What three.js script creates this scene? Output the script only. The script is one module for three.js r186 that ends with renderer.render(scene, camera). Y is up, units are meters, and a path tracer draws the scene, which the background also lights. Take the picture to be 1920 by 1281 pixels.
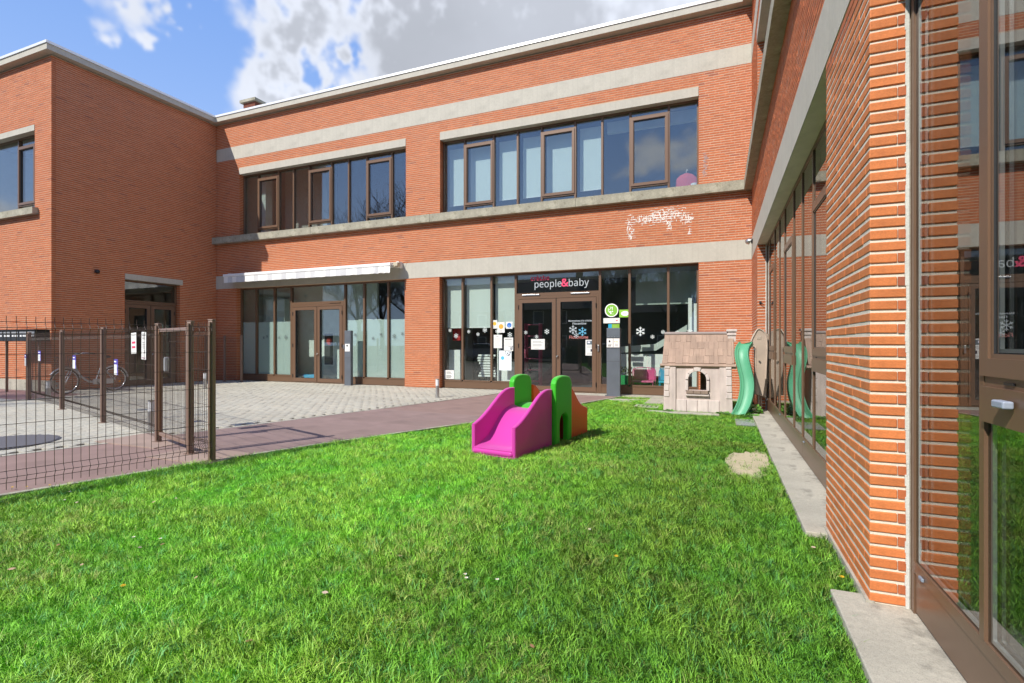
import * as THREE from 'three';
import { mergeGeometries } from 'three/addons/utils/BufferGeometryUtils.js';
import { RoundedBoxGeometry } from 'three/addons/geometries/RoundedBoxGeometry.js';
import { ConvexGeometry } from 'three/addons/geometries/ConvexGeometry.js';
import { TextGeometry } from 'three/addons/geometries/TextGeometry.js';
import { FontLoader } from 'three/addons/loaders/FontLoader.js';

// ---------------------------------------------------------------- camera, sky, sun, exposure
const scene = new THREE.Scene();
const camera = new THREE.PerspectiveCamera(67.42, 1920 / 1281, 0.05, 600);
camera.position.set(0, 1.3, 0);
camera.rotation.y = THREE.MathUtils.degToRad(22.06);
camera.setViewOffset(1920, 1281, 0, -4.5, 1920, 1281);
scene.add(camera);

const renderer = new THREE.WebGLRenderer({ antialias: true });
renderer.setSize(1024, 683);
renderer.toneMapping = THREE.LinearToneMapping;
renderer.toneMappingExposure = 1.75;
renderer.shadowMap.enabled = true;

const SUN = new THREE.Vector3(-2.25, 4.95, 5.0).normalize();
const sun = new THREE.DirectionalLight(new THREE.Color(1.0, 0.95, 0.86), 3.1);
sun.position.copy(SUN).multiplyScalar(60);
sun.target.position.set(-8, 0, -6);
sun.position.add(sun.target.position);
sun.castShadow = true;
sun.shadow.mapSize.set(4096, 4096);
Object.assign(sun.shadow.camera, { left: -34, right: 34, top: 34, bottom: -34, near: 1, far: 140 });
sun.shadow.radius = 1;
scene.add(sun, sun.target);

// seeded random and value noise
let seed = 12345;
const rnd = () => { seed = (seed * 1664525 + 1013904223) >>> 0; return seed / 4294967296; };
const rr = (a, b) => a + (b - a) * rnd();
const hash3 = (x, y, z) => { let h = (Math.imul(x, 374761393) + Math.imul(y, 668265263) + Math.imul(z, 1440662683)) | 0; h = Math.imul(h ^ (h >>> 13), 1274126177); h ^= h >>> 16; return (h >>> 0) / 4294967296; };
const sm = (t) => t * t * (3 - 2 * t);
const clamp = (x, a = 0, b = 1) => Math.min(b, Math.max(a, x));
const sstep = (a, b, x) => sm(clamp((x - a) / (b - a)));
const lerp = (a, b, t) => a + (b - a) * t;
function vnoise(x, y, z) {
  const xi = Math.floor(x), yi = Math.floor(y), zi = Math.floor(z), u = sm(x - xi), v = sm(y - yi), w = sm(z - zi);
  const l = (k) => lerp(lerp(hash3(xi, yi, k), hash3(xi + 1, yi, k), u), lerp(hash3(xi, yi + 1, k), hash3(xi + 1, yi + 1, k), u), v);
  return lerp(l(zi), l(zi + 1), w);
}
function fbm(x, y, z, o = 5) { let a = 0.5, s = 0, n = 0; for (let i = 0; i < o; i++) { s += a * vnoise(x, y, z); n += a; a *= 0.5; x = x * 2.03 + 7.1; y = y * 2.03 + 3.7; z = z * 2.03 + 1.9; } return s / n; }

// sky: blue air and broken cumulus, denser toward the east (right of the frame)
{
  const W = 2048, Hh = 1024, d = new Float32Array(W * Hh * 4);
  const az0 = Math.atan2(-1, 0);
  const F = 960, c = Math.cos(camera.rotation.y), s = Math.sin(camera.rotation.y);
  const dirOf = (px, py) => { const x = (px - 960) / F, y = -(py - 645) / F; return new THREE.Vector3(x * c - s, y, -x * s - c).normalize(); };
  // [direction, radius, strength] of cloud banks (positive) and clear gaps (negative)
  const bumps = [[dirOf(235, 8), 0.06, 1.9], [dirOf(500, 80), 0.09, 0.55], [dirOf(455, 170), 0.06, 0.45], [dirOf(600, 30), 0.12, 0.45], [dirOf(655, 105), 0.04, -0.95], [dirOf(555, 165), 0.06, 0.6], [new THREE.Vector3(-0.1, 0.36, 0.93), 0.5, -0.5], [dirOf(400, 100), 0.06, -0.35], [dirOf(60, 60), 0.2, -0.7], [dirOf(320, 120), 0.11, -0.6],
    [dirOf(820, 60), 0.16, 0.55], [dirOf(1100, -60), 0.34, 0.55]];
  const v = new THREE.Vector3();
  for (let j = 0; j < Hh; j++) for (let i = 0; i < W; i++) {
    const th = ((i + 0.5) / W - 0.5) * 2 * Math.PI, ph = ((j + 0.5) / Hh - 0.5) * Math.PI;
    v.set(Math.cos(ph) * Math.cos(th), Math.sin(ph), Math.cos(ph) * Math.sin(th));
    const up = Math.max(v.y, 0), h = Math.pow(1 - up, 2.6);
    let r = lerp(0.085, 0.40, h), g = lerp(0.192, 0.52, h), b = lerp(0.475, 0.70, h);
    if (v.y > -0.02) {
      const k = 1 / (up + 0.35), px = v.x * k * 2.1, pz = v.z * k * 2.1;
      const wx = fbm(px * 1.3 + 5, pz * 1.3, 3, 3) - 0.5, wz = fbm(px * 1.3, pz * 1.3 + 9, 8, 3) - 0.5;
      let n = fbm(px + wx * 0.9 + 11, pz + wz * 0.9 + 4, 1.3, 7);
      let bias = 0.0;
      const wob = (fbm(v.x * 14 + 3, v.y * 14, v.z * 14 + 6, 4) - 0.5) * 1.5, wob2 = (fbm(v.x * 55, v.y * 55 + 5, v.z * 55, 5) - 0.5) * 2.2;
      for (const [bd, br, bs] of bumps) { const q = Math.max(0, v.angleTo(bd) / br + wob + wob2); bias += bs * Math.exp(-q * q); }
      const nn = (n - 0.5) * 3.2 + (fbm(px * 6 + 2, pz * 6, 9.1, 4) - 0.5) * 0.9, dn = nn + bias;
      const cov = sstep(-0.12, 0.42, dn);
      const lit = clamp(fbm(px * 1.7 + 3 + 0.12, pz * 1.7 + 0.2, 5.5, 5) * 1.5 - 0.25);
      const thick = sstep(0.45, 1.15, dn);
      const cw = lerp(lerp(0.44, 0.60, lit), lerp(0.30, 0.40, lit), thick);
      r = lerp(r, cw * 0.90, cov); g = lerp(g, cw * 0.955, cov); b = lerp(b, cw * 1.08, cov);
    }
    const o = (j * W + i) * 4; d[o] = r; d[o + 1] = g; d[o + 2] = b; d[o + 3] = 1;
  }
  const t = new THREE.DataTexture(d, W, Hh, THREE.RGBAFormat, THREE.FloatType);
  t.mapping = THREE.EquirectangularReflectionMapping; t.magFilter = THREE.LinearFilter; t.needsUpdate = true;
  scene.background = t; scene.environment = t;
}

// ---------------------------------------------------------------- textures and materials
function tex(size, fn, srgb = true, mx = 1, my = 1) {
  const d = new Uint8Array(size * size * 4);
  for (let j = 0; j < size; j++) for (let i = 0; i < size; i++) { const q = fn(i / size, j / size, i, j), o = (j * size + i) * 4; for (let k = 0; k < 3; k++) d[o + k] = clamp(q.length ? q[k] : q) * 255; d[o + 3] = 255; }
  const t = new THREE.DataTexture(d, size, size); t.wrapS = t.wrapT = THREE.RepeatWrapping; t.magFilter = THREE.LinearFilter; t.minFilter = THREE.LinearMipmapLinearFilter; t.generateMipmaps = true;
  if (srgb) t.colorSpace = THREE.SRGBColorSpace; t.repeat.set(mx, my); t.needsUpdate = true; return t;
}
// tiling fbm: blend of shifted copies
const tfbm = (u, v, f, o, z) => { const a = fbm(u * f, v * f, z, o), b = fbm((u - 1) * f, v * f, z, o), c = fbm(u * f, (v - 1) * f, z, o), e = fbm((u - 1) * f, (v - 1) * f, z, o); return clamp((lerp(lerp(a, b, u), lerp(c, e, u), v) - 0.5) * 1.35 + 0.5); };
const L = (r, g, b) => new THREE.Color().setRGB(r, g, b);
const std = (color, roughness = 0.8, o = {}) => new THREE.MeshStandardMaterial({ color, roughness, ...o });

const tGrain = tex(256, (u, v, i, j) => { const n = tfbm(u, v, 24, 4, 2) * 0.6 + hash3(i, j, 4) * 0.4; return 0.78 + 0.22 * n; });
const tGrainB = tex(256, (u, v, i, j) => tfbm(u, v, 28, 4, 6) * 0.7 + hash3(i, j, 9) * 0.3, false);
const tConc = tex(512, (u, v, i, j) => { const a = tfbm(u, v, 5, 5, 3), b = tfbm(u, v, 40, 3, 7), s = tfbm(u * 1, v * 0.0 + 0.3, 30, 3, 5); const q = 0.78 + 0.09 * a + 0.06 * b + 0.05 * s - (hash3(i, j, 2) > 0.994 ? 0.12 : 0); return [q, q * 0.995, q * 0.975]; });
const tConcOld = tex(512, (u, v, i, j) => { const a = tfbm(u, v, 6, 5, 13), b = tfbm(u, v, 50, 3, 17), st = sstep(0.55, 0.75, tfbm(u, v, 9, 4, 21)); const q = 0.55 + 0.25 * a + 0.15 * b - 0.12 * st; return [q, q * 0.985, q * (0.93 - 0.03 * st)]; });
const tPath = tex(512, (u, v, i, j) => { const a = tfbm(u, v, 4, 5, 33), b = hash3(i, j, 7); const q = 0.76 + 0.16 * a + 0.08 * b; return [q, q * 0.99, q * 0.985]; });
const tMortar = tex(256, (u, v, i, j) => { const a = tfbm(u, v, 7, 4, 81), b = hash3(i, j, 3); const q = 0.86 + 0.1 * a + 0.05 * b; return [q, q * 0.99, q * 0.97]; });
const tSlab = tex(512, (u, v, i, j) => { const a = tfbm(u, v, 5, 5, 91), b = tfbm(u, v, 60, 3, 92), d = hash3(i, j, 93), st = sstep(0.56, 0.72, tfbm(u, v, 11, 4, 94)); const q = 0.70 + 0.14 * a + 0.10 * b - (d > 0.93 ? 0.16 : d > 0.85 ? 0.07 : 0) - 0.10 * st; return [q, q * 0.985, q * 0.94]; });
const tPlaster = tex(256, (u, v) => 0.9 + 0.1 * tfbm(u, v, 5, 4, 51));

const M = {
  concrete: std(L(0.64, 0.61, 0.545), 0.9, { map: tConc, bumpMap: tGrainB, bumpScale: 0.002 }),
  concreteOld: std(L(0.62, 0.60, 0.53), 0.95, { map: tConcOld, bumpMap: tGrainB, bumpScale: 0.004 }),
  slab: std(L(0.68, 0.66, 0.60), 0.95, { map: tSlab, bumpMap: tGrainB, bumpScale: 0.004 }),
  mortar: std(L(0.80, 0.75, 0.66), 0.95, { map: tMortar, bumpMap: tGrainB, bumpScale: 0.004 }),
  mortarMid: std(L(0.70, 0.56, 0.44), 0.95, { map: tMortar, bumpMap: tGrainB, bumpScale: 0.004 }),
  mortarFar: std(L(0.64, 0.45, 0.32), 0.95, { map: tMortar, bumpMap: tGrainB, bumpScale: 0.004 }),
  bead: std(L(0.66, 0.67, 0.65), 0.85, { map: tMortar, bumpMap: tGrainB, bumpScale: 0.004 }),
  brick: std(L(1, 1, 1), 0.72, { map: tGrain, bumpMap: tGrainB, bumpScale: 0.0015 }),
  capWhite: std(L(0.80, 0.80, 0.80), 0.35, { metalness: 0.25 }),
  frame: std(L(0.155, 0.091, 0.055), 0.36, { metalness: 0.1 }),
  sash: std(L(0.168, 0.099, 0.062), 0.36, { metalness: 0.1 }),
  gasket: std(L(0.02, 0.02, 0.022), 0.6),
  spacer: std(L(0.62, 0.63, 0.64), 0.35, { metalness: 0.6 }),
  glass: new THREE.MeshPhysicalMaterial({ color: L(0.93, 0.97, 0.955), roughness: 0, metalness: 0, transmission: 1, thickness: 0, ior: 1.78 }),
  glassUp: new THREE.MeshPhysicalMaterial({ color: L(0.90, 0.95, 0.95), roughness: 0, metalness: 0, transmission: 1, thickness: 0, ior: 2.25 }),
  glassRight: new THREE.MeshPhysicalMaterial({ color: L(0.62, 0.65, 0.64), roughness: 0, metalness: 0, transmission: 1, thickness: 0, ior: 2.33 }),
  film: new THREE.MeshPhysicalMaterial({ color: L(0.66, 0.74, 0.71), roughness: 0.95, transmission: 0.5, thickness: 0 }),
  blind: new THREE.MeshPhysicalMaterial({ color: L(0.78, 0.83, 0.80), roughness: 0.95, transmission: 0.25, thickness: 0 }),
  steel: std(L(0.55, 0.55, 0.55), 0.3, { metalness: 0.9 }),
  chrome: std(L(0.7, 0.7, 0.72), 0.2, { metalness: 1 }),
  white: std(L(0.80, 0.80, 0.78), 0.6),
  paper: std(L(0.72, 0.82, 0.80), 0.8),
  black: std(L(0.018, 0.018, 0.02), 0.45),
  darkGrey: std(L(0.05, 0.05, 0.055), 0.5),
  room: std(L(0.62, 0.66, 0.62), 0.9, { map: tPlaster }),
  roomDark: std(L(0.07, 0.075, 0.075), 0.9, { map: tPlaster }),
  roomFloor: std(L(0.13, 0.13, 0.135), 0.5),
  fence: std(L(0.23, 0.152, 0.118), 0.42, { metalness: 0.1 }),
  fenceWire: std(L(0.085, 0.056, 0.042), 0.5),
  totem: std(L(0.17, 0.19, 0.22), 0.45, { metalness: 0.4, map: tPlaster }),
  path: std(L(0.36, 0.245, 0.212), 0.95, { map: tPath, bumpMap: tGrainB, bumpScale: 0.002 }),
  pinkPad: std(L(0.46, 0.34, 0.28), 0.95, { map: tPath, bumpMap: tGrainB, bumpScale: 0.002 }),
  paver: std(L(0.80, 0.78, 0.73), 0.92, { map: tConcOld, bumpMap: tGrainB, bumpScale: 0.003 }),
  paverBed: std(L(0.30, 0.29, 0.26), 0.95, { map: tConcOld }),
  soil: std(L(0.30, 0.34, 0.10), 1, { map: tConcOld }),
  asphalt: std(L(0.06, 0.06, 0.062), 0.95, { map: tConcOld }),
};

// ---------------------------------------------------------------- helpers
const taken = {};
const numbered = (n) => { if (!(n in taken)) { taken[n] = 0; return n; } taken[n]++; return n + '_' + String(taken[n]).padStart(3, '0'); };
function boxUV(g) {       // uv in metres, by the way each face points
  if (g.index) g = g.toNonIndexed();
  g.computeBoundingBox(); const p = g.attributes.position, n = g.attributes.normal, uv = new Float32Array(p.count * 2);
  for (let i = 0; i < p.count; i += 3) {
    let ax = 0, ay = 0, az = 0; for (let k = 0; k < 3; k++) { ax += n.getX(i + k); ay += n.getY(i + k); az += n.getZ(i + k); }
    ax = Math.abs(ax); ay = Math.abs(ay); az = Math.abs(az);
    for (let k = 0; k < 3; k++) { const q = i + k, x = p.getX(q), y = p.getY(q), z = p.getZ(q); const [a, b] = ax > ay && ax > az ? [z, y] : ay > az ? [x, z] : [x, y]; uv[q * 2] = a; uv[q * 2 + 1] = b; }
  }
  g.setAttribute('uv', new THREE.BufferAttribute(uv, 2));
  for (const k of Object.keys(g.attributes)) if (!['position', 'normal', 'uv'].includes(k)) g.deleteAttribute(k);
  return g;
}
const bx = (x0, x1, y0, y1, z0, z1) => { const g = new THREE.BoxGeometry(Math.abs(x1 - x0), Math.abs(y1 - y0), Math.abs(z1 - z0)); g.translate((x0 + x1) / 2, (y0 + y1) / 2, (z0 + z1) / 2); return boxUV(g); };
const rbx = (x0, x1, y0, y1, z0, z1, r = 0.01, s = 2) => { const g = new RoundedBoxGeometry(Math.abs(x1 - x0), Math.abs(y1 - y0), Math.abs(z1 - z0), s, r); g.translate((x0 + x1) / 2, (y0 + y1) / 2, (z0 + z1) / 2); return boxUV(g); };
function bar(a, b, r, seg = 6, r2 = r) { const A = new THREE.Vector3(...a), B = new THREE.Vector3(...b), d = B.clone().sub(A), g = new THREE.CylinderGeometry(r2, r, d.length(), seg, 1); g.applyQuaternion(new THREE.Quaternion().setFromUnitVectors(new THREE.Vector3(0, 1, 0), d.normalize())); g.translate((A.x + B.x) / 2, (A.y + B.y) / 2, (A.z + B.z) / 2); return boxUV(g); }
const tube = (pts, r, seg = 24, rad = 6, closed = false) => boxUV(new THREE.TubeGeometry(new THREE.CatmullRomCurve3(pts.map((p) => new THREE.Vector3(...p)), closed), seg, r, rad, closed));
const merge = (gs) => (gs.length === 1 ? gs[0] : mergeGeometries(gs));
function extr(pts, depth, bevel = 0, holes = []) {      // outline in xy, thickness along z
  const s = new THREE.Shape(pts.map((p) => new THREE.Vector2(...p))); for (const h of holes) s.holes.push(new THREE.Path(h.map((p) => new THREE.Vector2(...p))));
  return boxUV(new THREE.ExtrudeGeometry(s, { depth: depth - 2 * bevel, bevelEnabled: bevel > 0, bevelSize: bevel, bevelThickness: bevel, bevelSegments: 3, curveSegments: 10, bevelOffset: -bevel }).translate(0, 0, bevel));
}
function mesh(parent, name, g, m, label) { const o = new THREE.Mesh(Array.isArray(g) ? merge(g) : g, m); o.name = name; if (label) o.userData.label = label; parent.add(o); return o; }
function group(parent, name, label, pos, turn = 0) { const o = new THREE.Group(); o.name = name; if (label) o.userData.label = label; if (pos) o.position.set(...pos); o.rotation.y = turn; parent.add(o); return o; }
function thing(name, label, category, pos = [0, 0, 0], turn = 0, grp) { const o = new THREE.Group(); o.name = numbered(name); o.position.set(...pos); o.rotation.y = turn; o.userData = { label, category }; if (grp) o.userData.group = grp; scene.add(o); return o; }
function single(name, g, m, label, category, grp, pos, turn = 0) { const o = mesh(scene, numbered(name), g, m); o.userData = { label, category }; if (grp) o.userData.group = grp; if (pos) o.position.set(...pos); o.rotation.y = turn; return o; }
function struct(name, g, m, kind = 'structure') { const o = mesh(scene, numbered(name), g, m); o.userData.kind = kind; return o; }
function canvasTex(w, h, draw) { const c = document.createElement('canvas'); c.width = w; c.height = h; draw(c.getContext('2d'), w, h); const t = new THREE.CanvasTexture(c); t.colorSpace = THREE.SRGBColorSpace; t.magFilter = THREE.LinearFilter; return t; }
function sheet(w, h, t = 0.003) { const g = new THREE.BoxGeometry(w, h, t); return g; }      // keeps 0..1 uv for print
const font = await new FontLoader().loadAsync('fonts/droid/droid_sans_regular.typeface.json');
const fontB = await new FontLoader().loadAsync('fonts/droid/droid_sans_bold.typeface.json');
const text = (s, size, f = font, depth = 0.002) => boxUV(new TextGeometry(s, { font: f, size, depth, curveSegments: 4 }));

// ================================================================ THE BRICK BUILDING
const P = 3.28 / 56, BH = 0.0430, BL = 0.222, GAP = 0.005;       // course pitch, brick height and length, upright joint
const ZF = -13.2, XL = -16.95, ZL = -8.25, XR = 0.70;             // faces: main front, left wing side, left wing front, right wing
const TOP = 9.22;
const building = thing('brick_building', 'two-storey orange brick building in three wings around the lawn, with grey concrete bands', 'building');
const chamferBrick = (() => { const c = 0.0035, pts = [], D = [BL / 2, BH / 2, 0.05]; for (const sx of [-1, 1]) for (const sy of [-1, 1]) for (const sz of [-1, 1]) for (let a = 0; a < 3; a++) pts.push(new THREE.Vector3(sx * (D[0] - (a === 0 ? 0 : c)), sy * (D[1] - (a === 1 ? 0 : c)), sz * (D[2] - (a === 2 ? 0 : c)))); return boxUV(new ConvexGeometry(pts)); })();
const nearVariants = [0, 1, 2, 3].map((k) => { const g = chamferBrick.clone(), uv = g.attributes.uv; for (let i = 0; i < uv.count; i++) uv.setXY(i, uv.getX(i) + k * 0.37, uv.getY(i) + k * 0.23); return g; });
const brickList = [], nearBricks = [];
function brickColor(k) {
  const t = rnd(), v = rr(0.93, 1.06);
  let c = [0.63, 0.172, 0.056];
  if (t < 0.16) c = [0.58, 0.158, 0.052]; else if (t < 0.30) c = [0.67, 0.195, 0.068]; else if (t < 0.315) c = [0.46, 0.125, 0.055]; else if (t < 0.40) c = [0.60, 0.178, 0.072];
  return c.map((q) => q * v);
}
// walls in local axes: u along the wall, y up, w out of the wall
function brickWall({ base, u0, u1, y0 = 0, y1 = TOP, open = [], bands = [], isNear, back = 0.30, ends = [0.1, 0.1], depthEnd = 0.235, split = false }) {
  const k0 = Math.round(y0 / P), k1 = Math.floor(y1 / P), m = new THREE.Matrix4(), q = new THREE.Quaternion(), s = new THREE.Vector3(), v = new THREE.Vector3();
  for (let k = k0; k < k1; k++) {
    const yc = (k + 0.5) * P; if (bands.some((b) => yc > b[0] && yc < b[1])) continue;
    let iv = [[u0, u1, ends[0], ends[1]]];
    for (const [a, b, c, d] of open) if (yc > c && yc < d) { const out = []; for (const [e, f, l, r] of iv) { if (b <= e || a >= f) { out.push([e, f, l, r]); continue; } if (a > e) out.push([e, a, l, depthEnd]); if (b < f) out.push([b, f, depthEnd, r]); } iv = out; }
    for (const [e, f, dl, dr] of iv) {
      const cuts = [e]; let x = e + (k % 2 ? BL / 2 : BL) + rr(-0.02, 0.02) + hash3(k, 3, 1) * 0.04; while (x < f - 0.05) { cuts.push(x); x += BL + GAP + rr(-0.006, 0.006); } cuts.push(f);
      for (let i = 0; i + 1 < cuts.length; i++) {
        const a = cuts[i] + (i ? GAP / 2 : 0), b = cuts[i + 1] - (i + 2 < cuts.length ? GAP / 2 : 0); if (b - a < 0.02) continue;
        let dep = i === 0 ? dl : i + 2 === cuts.length ? dr : 0.1;
        const uc = (a + b) / 2, proud = rr(-0.0012, 0.0012);
        const add = (w0, w1, cut) => { v.set(uc, yc + rr(-0.0008, 0.0008), (w0 + w1) / 2 + proud); q.setFromEuler(new THREE.Euler(0, rr(-0.004, 0.004), rr(-0.003, 0.003))); s.set((b - a) / BL, rr(0.97, 1.02), (w1 - w0) / 0.1); m.compose(v, q, s); m.premultiply(base); const o = { m: m.clone(), c: brickColor(k) }; (isNear && isNear(uc, yc) && !cut ? nearBricks : brickList).push(o); };
        if (split && k % 2 && dep > 0.1 && i + 2 === cuts.length) { add(-dep + 0.040, 0); add(-dep, -dep + 0.036, true); } else add(-dep, 0);
      }
    }
  }
  // mortar behind the bricks, as one backing with the openings left out
  const us = [...new Set([u0 + (ends[0] ? 0.01 : 0), u1 - 0.01, ...open.flatMap((o) => [o[0] - 0.008, o[1] + 0.008])])].filter((x) => x >= u0 && x <= u1).sort((a, b) => a - b), ys = [...new Set([y0, y1, ...open.flatMap((o) => [o[2], o[3]])])].filter((x) => x >= y0 && x <= y1).sort((a, b) => a - b), gs = [];
  for (let j = 0; j + 1 < ys.length; j++) { let run = null; for (let i = 0; i + 1 < us.length; i++) { const uc = (us[i] + us[i + 1]) / 2, yc = (ys[j] + ys[j + 1]) / 2; const solid = us[i + 1] - us[i] > 0.001 && !open.some((o) => uc > o[0] - 0.008 && uc < o[1] + 0.008 && yc > o[2] && yc < o[3]); if (solid) { if (run) run[1] = us[i + 1]; else run = [us[i], us[i + 1]]; } if ((!solid || i + 2 === us.length) && run) { gs.push(bx(run[0], run[1], ys[j], ys[j + 1], -back, -0.0035)); run = null; } } }
  const g = merge(gs); g.applyMatrix4(base); return g;
}
const baseMat = (x, z, turn) => new THREE.Matrix4().makeRotationY(turn).setPosition(x, 0, z);
const B_MAIN = baseMat(0, ZF, 0), B_LFRONT = baseMat(0, ZL, 0), B_LSIDE = baseMat(XL, 0, Math.PI / 2), B_RIGHT = baseMat(XR, 0, -Math.PI / 2);
const inB = (b, g) => g.applyMatrix4(b);
const UW1 = [-15.79, -8.83], UW2 = [-7.64, -0.47], GW1 = [-15.93, -8.87], GW2 = [-7.66, -0.47], UY = [5.12, 7.31], GY = [0, 3.28];
const mainOpen = [[...UW1, ...UY], [...UW2, ...UY], [...GW1, ...GY], [...GW2, ...GY]];
const bandsMain = [[3.28, 3.75], [7.88, 8.33], [4.9, 5.12]];
const lintM = (o) => [o[0], o[1], 7.31, 7.53];
mesh(building, 'wall', brickWall({ base: B_MAIN, u0: XL, u1: -0.473, open: [...mainOpen, lintM(UW1), lintM(UW2)], bands: bandsMain, ends: [0.1, 0.1] }), M.mortarFar);
mesh(building, 'wall', brickWall({ base: B_MAIN, u0: -0.47, u1: XR + 0.3, bands: bandsMain, ends: [0.235, 0.1] }), M.mortarMid);
for (const [a, b] of [[3.75, 4.89], [7.53, 7.88], [8.335, TOP]]) mesh(building, 'wall_joint', bx(-0.495, -0.455, a, b, ZF - 0.25, ZF - 0.0036), M.mortarFar);
// left wing: front (facing the street side) and side (in shade)
const LFW = [-24.9, -17.74];
mesh(building, 'wall', brickWall({ base: B_LFRONT, u0: -27, u1: XL, y0: 0.29, open: [[...LFW, 5.09, 7.27], [...LFW, 7.27, 7.43], [-25, -17.56, 4.9, 5.09]], ends: [0.1, 0.1] }), M.mortarFar);
const LD = [10.12, 11.86];   // side door, u = -z
mesh(building, 'wall', brickWall({ base: B_LSIDE, u0: 8.354, u1: 13.2, y0: 0.29 - 0.29, open: [[...LD, 0, 3.3], [LD[0] - 0.0, LD[1] + 0.09, 3.3, 3.47]], ends: [0.1, 0.1] }), M.mortarFar);
// right wing, u = z
const RB1 = [-11.3, -4.2], RB2 = [-3.06, 4.04], RU = [5.12, 7.31];
mesh(building, 'wall', brickWall({ base: B_RIGHT, u0: ZF - 0.02, u1: 5.2, open: [[...RB1, 0, 3.28], [...RB2, 0, 3.28], [...RB1, ...RU], [...RB2, ...RU], [...RB1, 7.31, 7.53], [...RB2, 7.31, 7.53]], bands: bandsMain, depthEnd: 0.155, split: true, back: 0.24, isNear: (u, y) => u > -4.25 && u < -3.0 && y < 3.15 }), M.mortar);
// bricks: the nearest pier one by one, the rest together
nearBricks.sort((a, b) => a.m.elements[13] - b.m.elements[13]);
const nearMats = [];
nearBricks.forEach((b, i) => { if (i >= 300) { brickList.push(b); return; } const key = Math.floor(rnd() * 14); if (!nearMats[key]) { nearMats[key] = M.brick.clone(); nearMats[key].color = L(...[0.75, 0.232, 0.068].map((q) => q * (0.90 + 0.014 * key))); } const o = mesh(building, 'brick', nearVariants[i % 4], nearMats[key]); o.applyMatrix4(b.m); });
{
  const g = boxUV(new THREE.BoxGeometry(BL, BH, 0.1)); const im = new THREE.InstancedMesh(g, M.brick, brickList.length);
  brickList.forEach((b, i) => { im.setMatrixAt(i, b.m); im.setColorAt(i, L(...b.c)); });
  im.name = 'brickwork'; im.userData.kind = 'stuff'; building.add(im);
}
// concrete: bands, ledges, lintels, plinth
const pr = 0.004;
mesh(building, 'concrete_band', [bx(XL + 0.001, XR - 0.005, 3.281, 3.75, ZF - 0.3, ZF + pr), bx(XR - pr, XR + 0.24, 3.281, 3.75, ZF + 0.006, 5.2)], M.concrete);
mesh(building, 'concrete_band', [bx(XL + 0.05, XR - 0.005, 7.88, 8.335, ZF - 0.25, ZF + pr), bx(XR - pr, XR + 0.2, 7.88, 8.335, ZF + 0.006, 5.2)], M.concrete);
{
  const pj = 0.17, lip = (x0, x1) => bx(x0, x1, 4.89, 5.12, ZF - 0.2, ZF + pj);
  for (const [a, b] of [[XL + 0.003, -12.4], [-12.392, -7.9], [-7.892, -3.5], [-3.492, XR - pj]]) mesh(building, 'window_ledge', lip(a, b), M.concreteOld);
  for (const [a, b] of [[ZF + 0.01, -8.6], [-8.592, -4.1], [-4.092, 0.5], [0.508, 5.2]]) mesh(building, 'window_ledge', bx(XR - pj + 0.002, XR + 0.2, 4.892, 5.122, a, b), M.concreteOld);
  mesh(building, 'window_ledge', bx(-25, -17.56, 4.9, 5.09, ZL - 0.2, ZL + 0.14), M.concreteOld);
}
for (const o of [UW1, UW2]) mesh(building, 'lintel', bx(o[0], o[1], 7.31, 7.53, ZF - 0.3, ZF + 0.012), M.concrete);
for (const o of [RB1, RB2]) mesh(building, 'lintel', bx(XR - 0.012, XR + 0.24, 7.31, 7.53, o[0], o[1]), M.concrete);
mesh(building, 'lintel', bx(LFW[0], LFW[1], 7.27, 7.43, ZL - 0.3, ZL + 0.012), M.concrete);
mesh(building, 'lintel', bx(XL - 0.3, XL + 0.012, 3.3, 3.47, -LD[1] - 0.09, -LD[0]), M.concrete);
mesh(building, 'plinth', [bx(-27, XL + 0.0, -0.1, 0.29, ZL - 0.3, ZL + 0.02)], M.slab, 'pale concrete plinth under the left wing front');
// roofs and the shell behind the walls
const oh = 0.20;
mesh(building, 'roof_edge', [bx(-27, XL + oh, 9.24, 9.40, ZL - 3, ZL + oh), bx(XL - 3, XL + oh - 0.001, 9.24, 9.40, ZF + oh, ZL - 3), bx(XL - 3, XR - oh, 9.24, 9.40, ZF - 3, ZF + oh - 0.001), bx(XR - oh + 0.001, XR + 3, 9.24, 9.40, ZF - 3, 5.4)], M.concrete);
const oc = oh + 0.025;
mesh(building, 'roof_flashing', [bx(-27, XL + oc, 9.40, 9.47, ZL - 0.3, ZL + oc), bx(XL - 0.3, XL + oc - 0.001, 9.40, 9.47, ZF + oc, ZL - 0.3), bx(XL - 0.3, XR - oc, 9.40, 9.47, ZF - 0.3, ZF + oc - 0.001), bx(XR - oc + 0.001, XR + 0.3, 9.40, 9.47, ZF - 0.3, 5.4)], M.capWhite);
mesh(building, 'roof', [bx(XL - 0.1, XR + 8, 9.10, 9.235, ZF - 8, ZF - 0.32), bx(-27, XL - 0.32, 9.10, 9.235, -18, ZL - 0.32), bx(XR + 0.26, XR + 8, 9.10, 9.235, ZF - 0.31, 5.2)], M.concreteOld);
mesh(building, 'inner_wall', [bx(XL - 0.4, 1.2, 0, 9.09, -19.0, -18.8), bx(-8.55, -8.35, 0, 9.09, -18.8, ZF - 0.32), bx(-16.6, -16.4, 0, 9.09, -18.8, ZF - 0.32), bx(0.3, 0.5, 0, 9.09, -18.8, ZF - 0.32), bx(-27, -26.8, 0, 9.09, -14, ZL - 0.32), bx(-26.8, XL - 0.32, 0, 9.09, -14.2, -14)], M.room);
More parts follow.
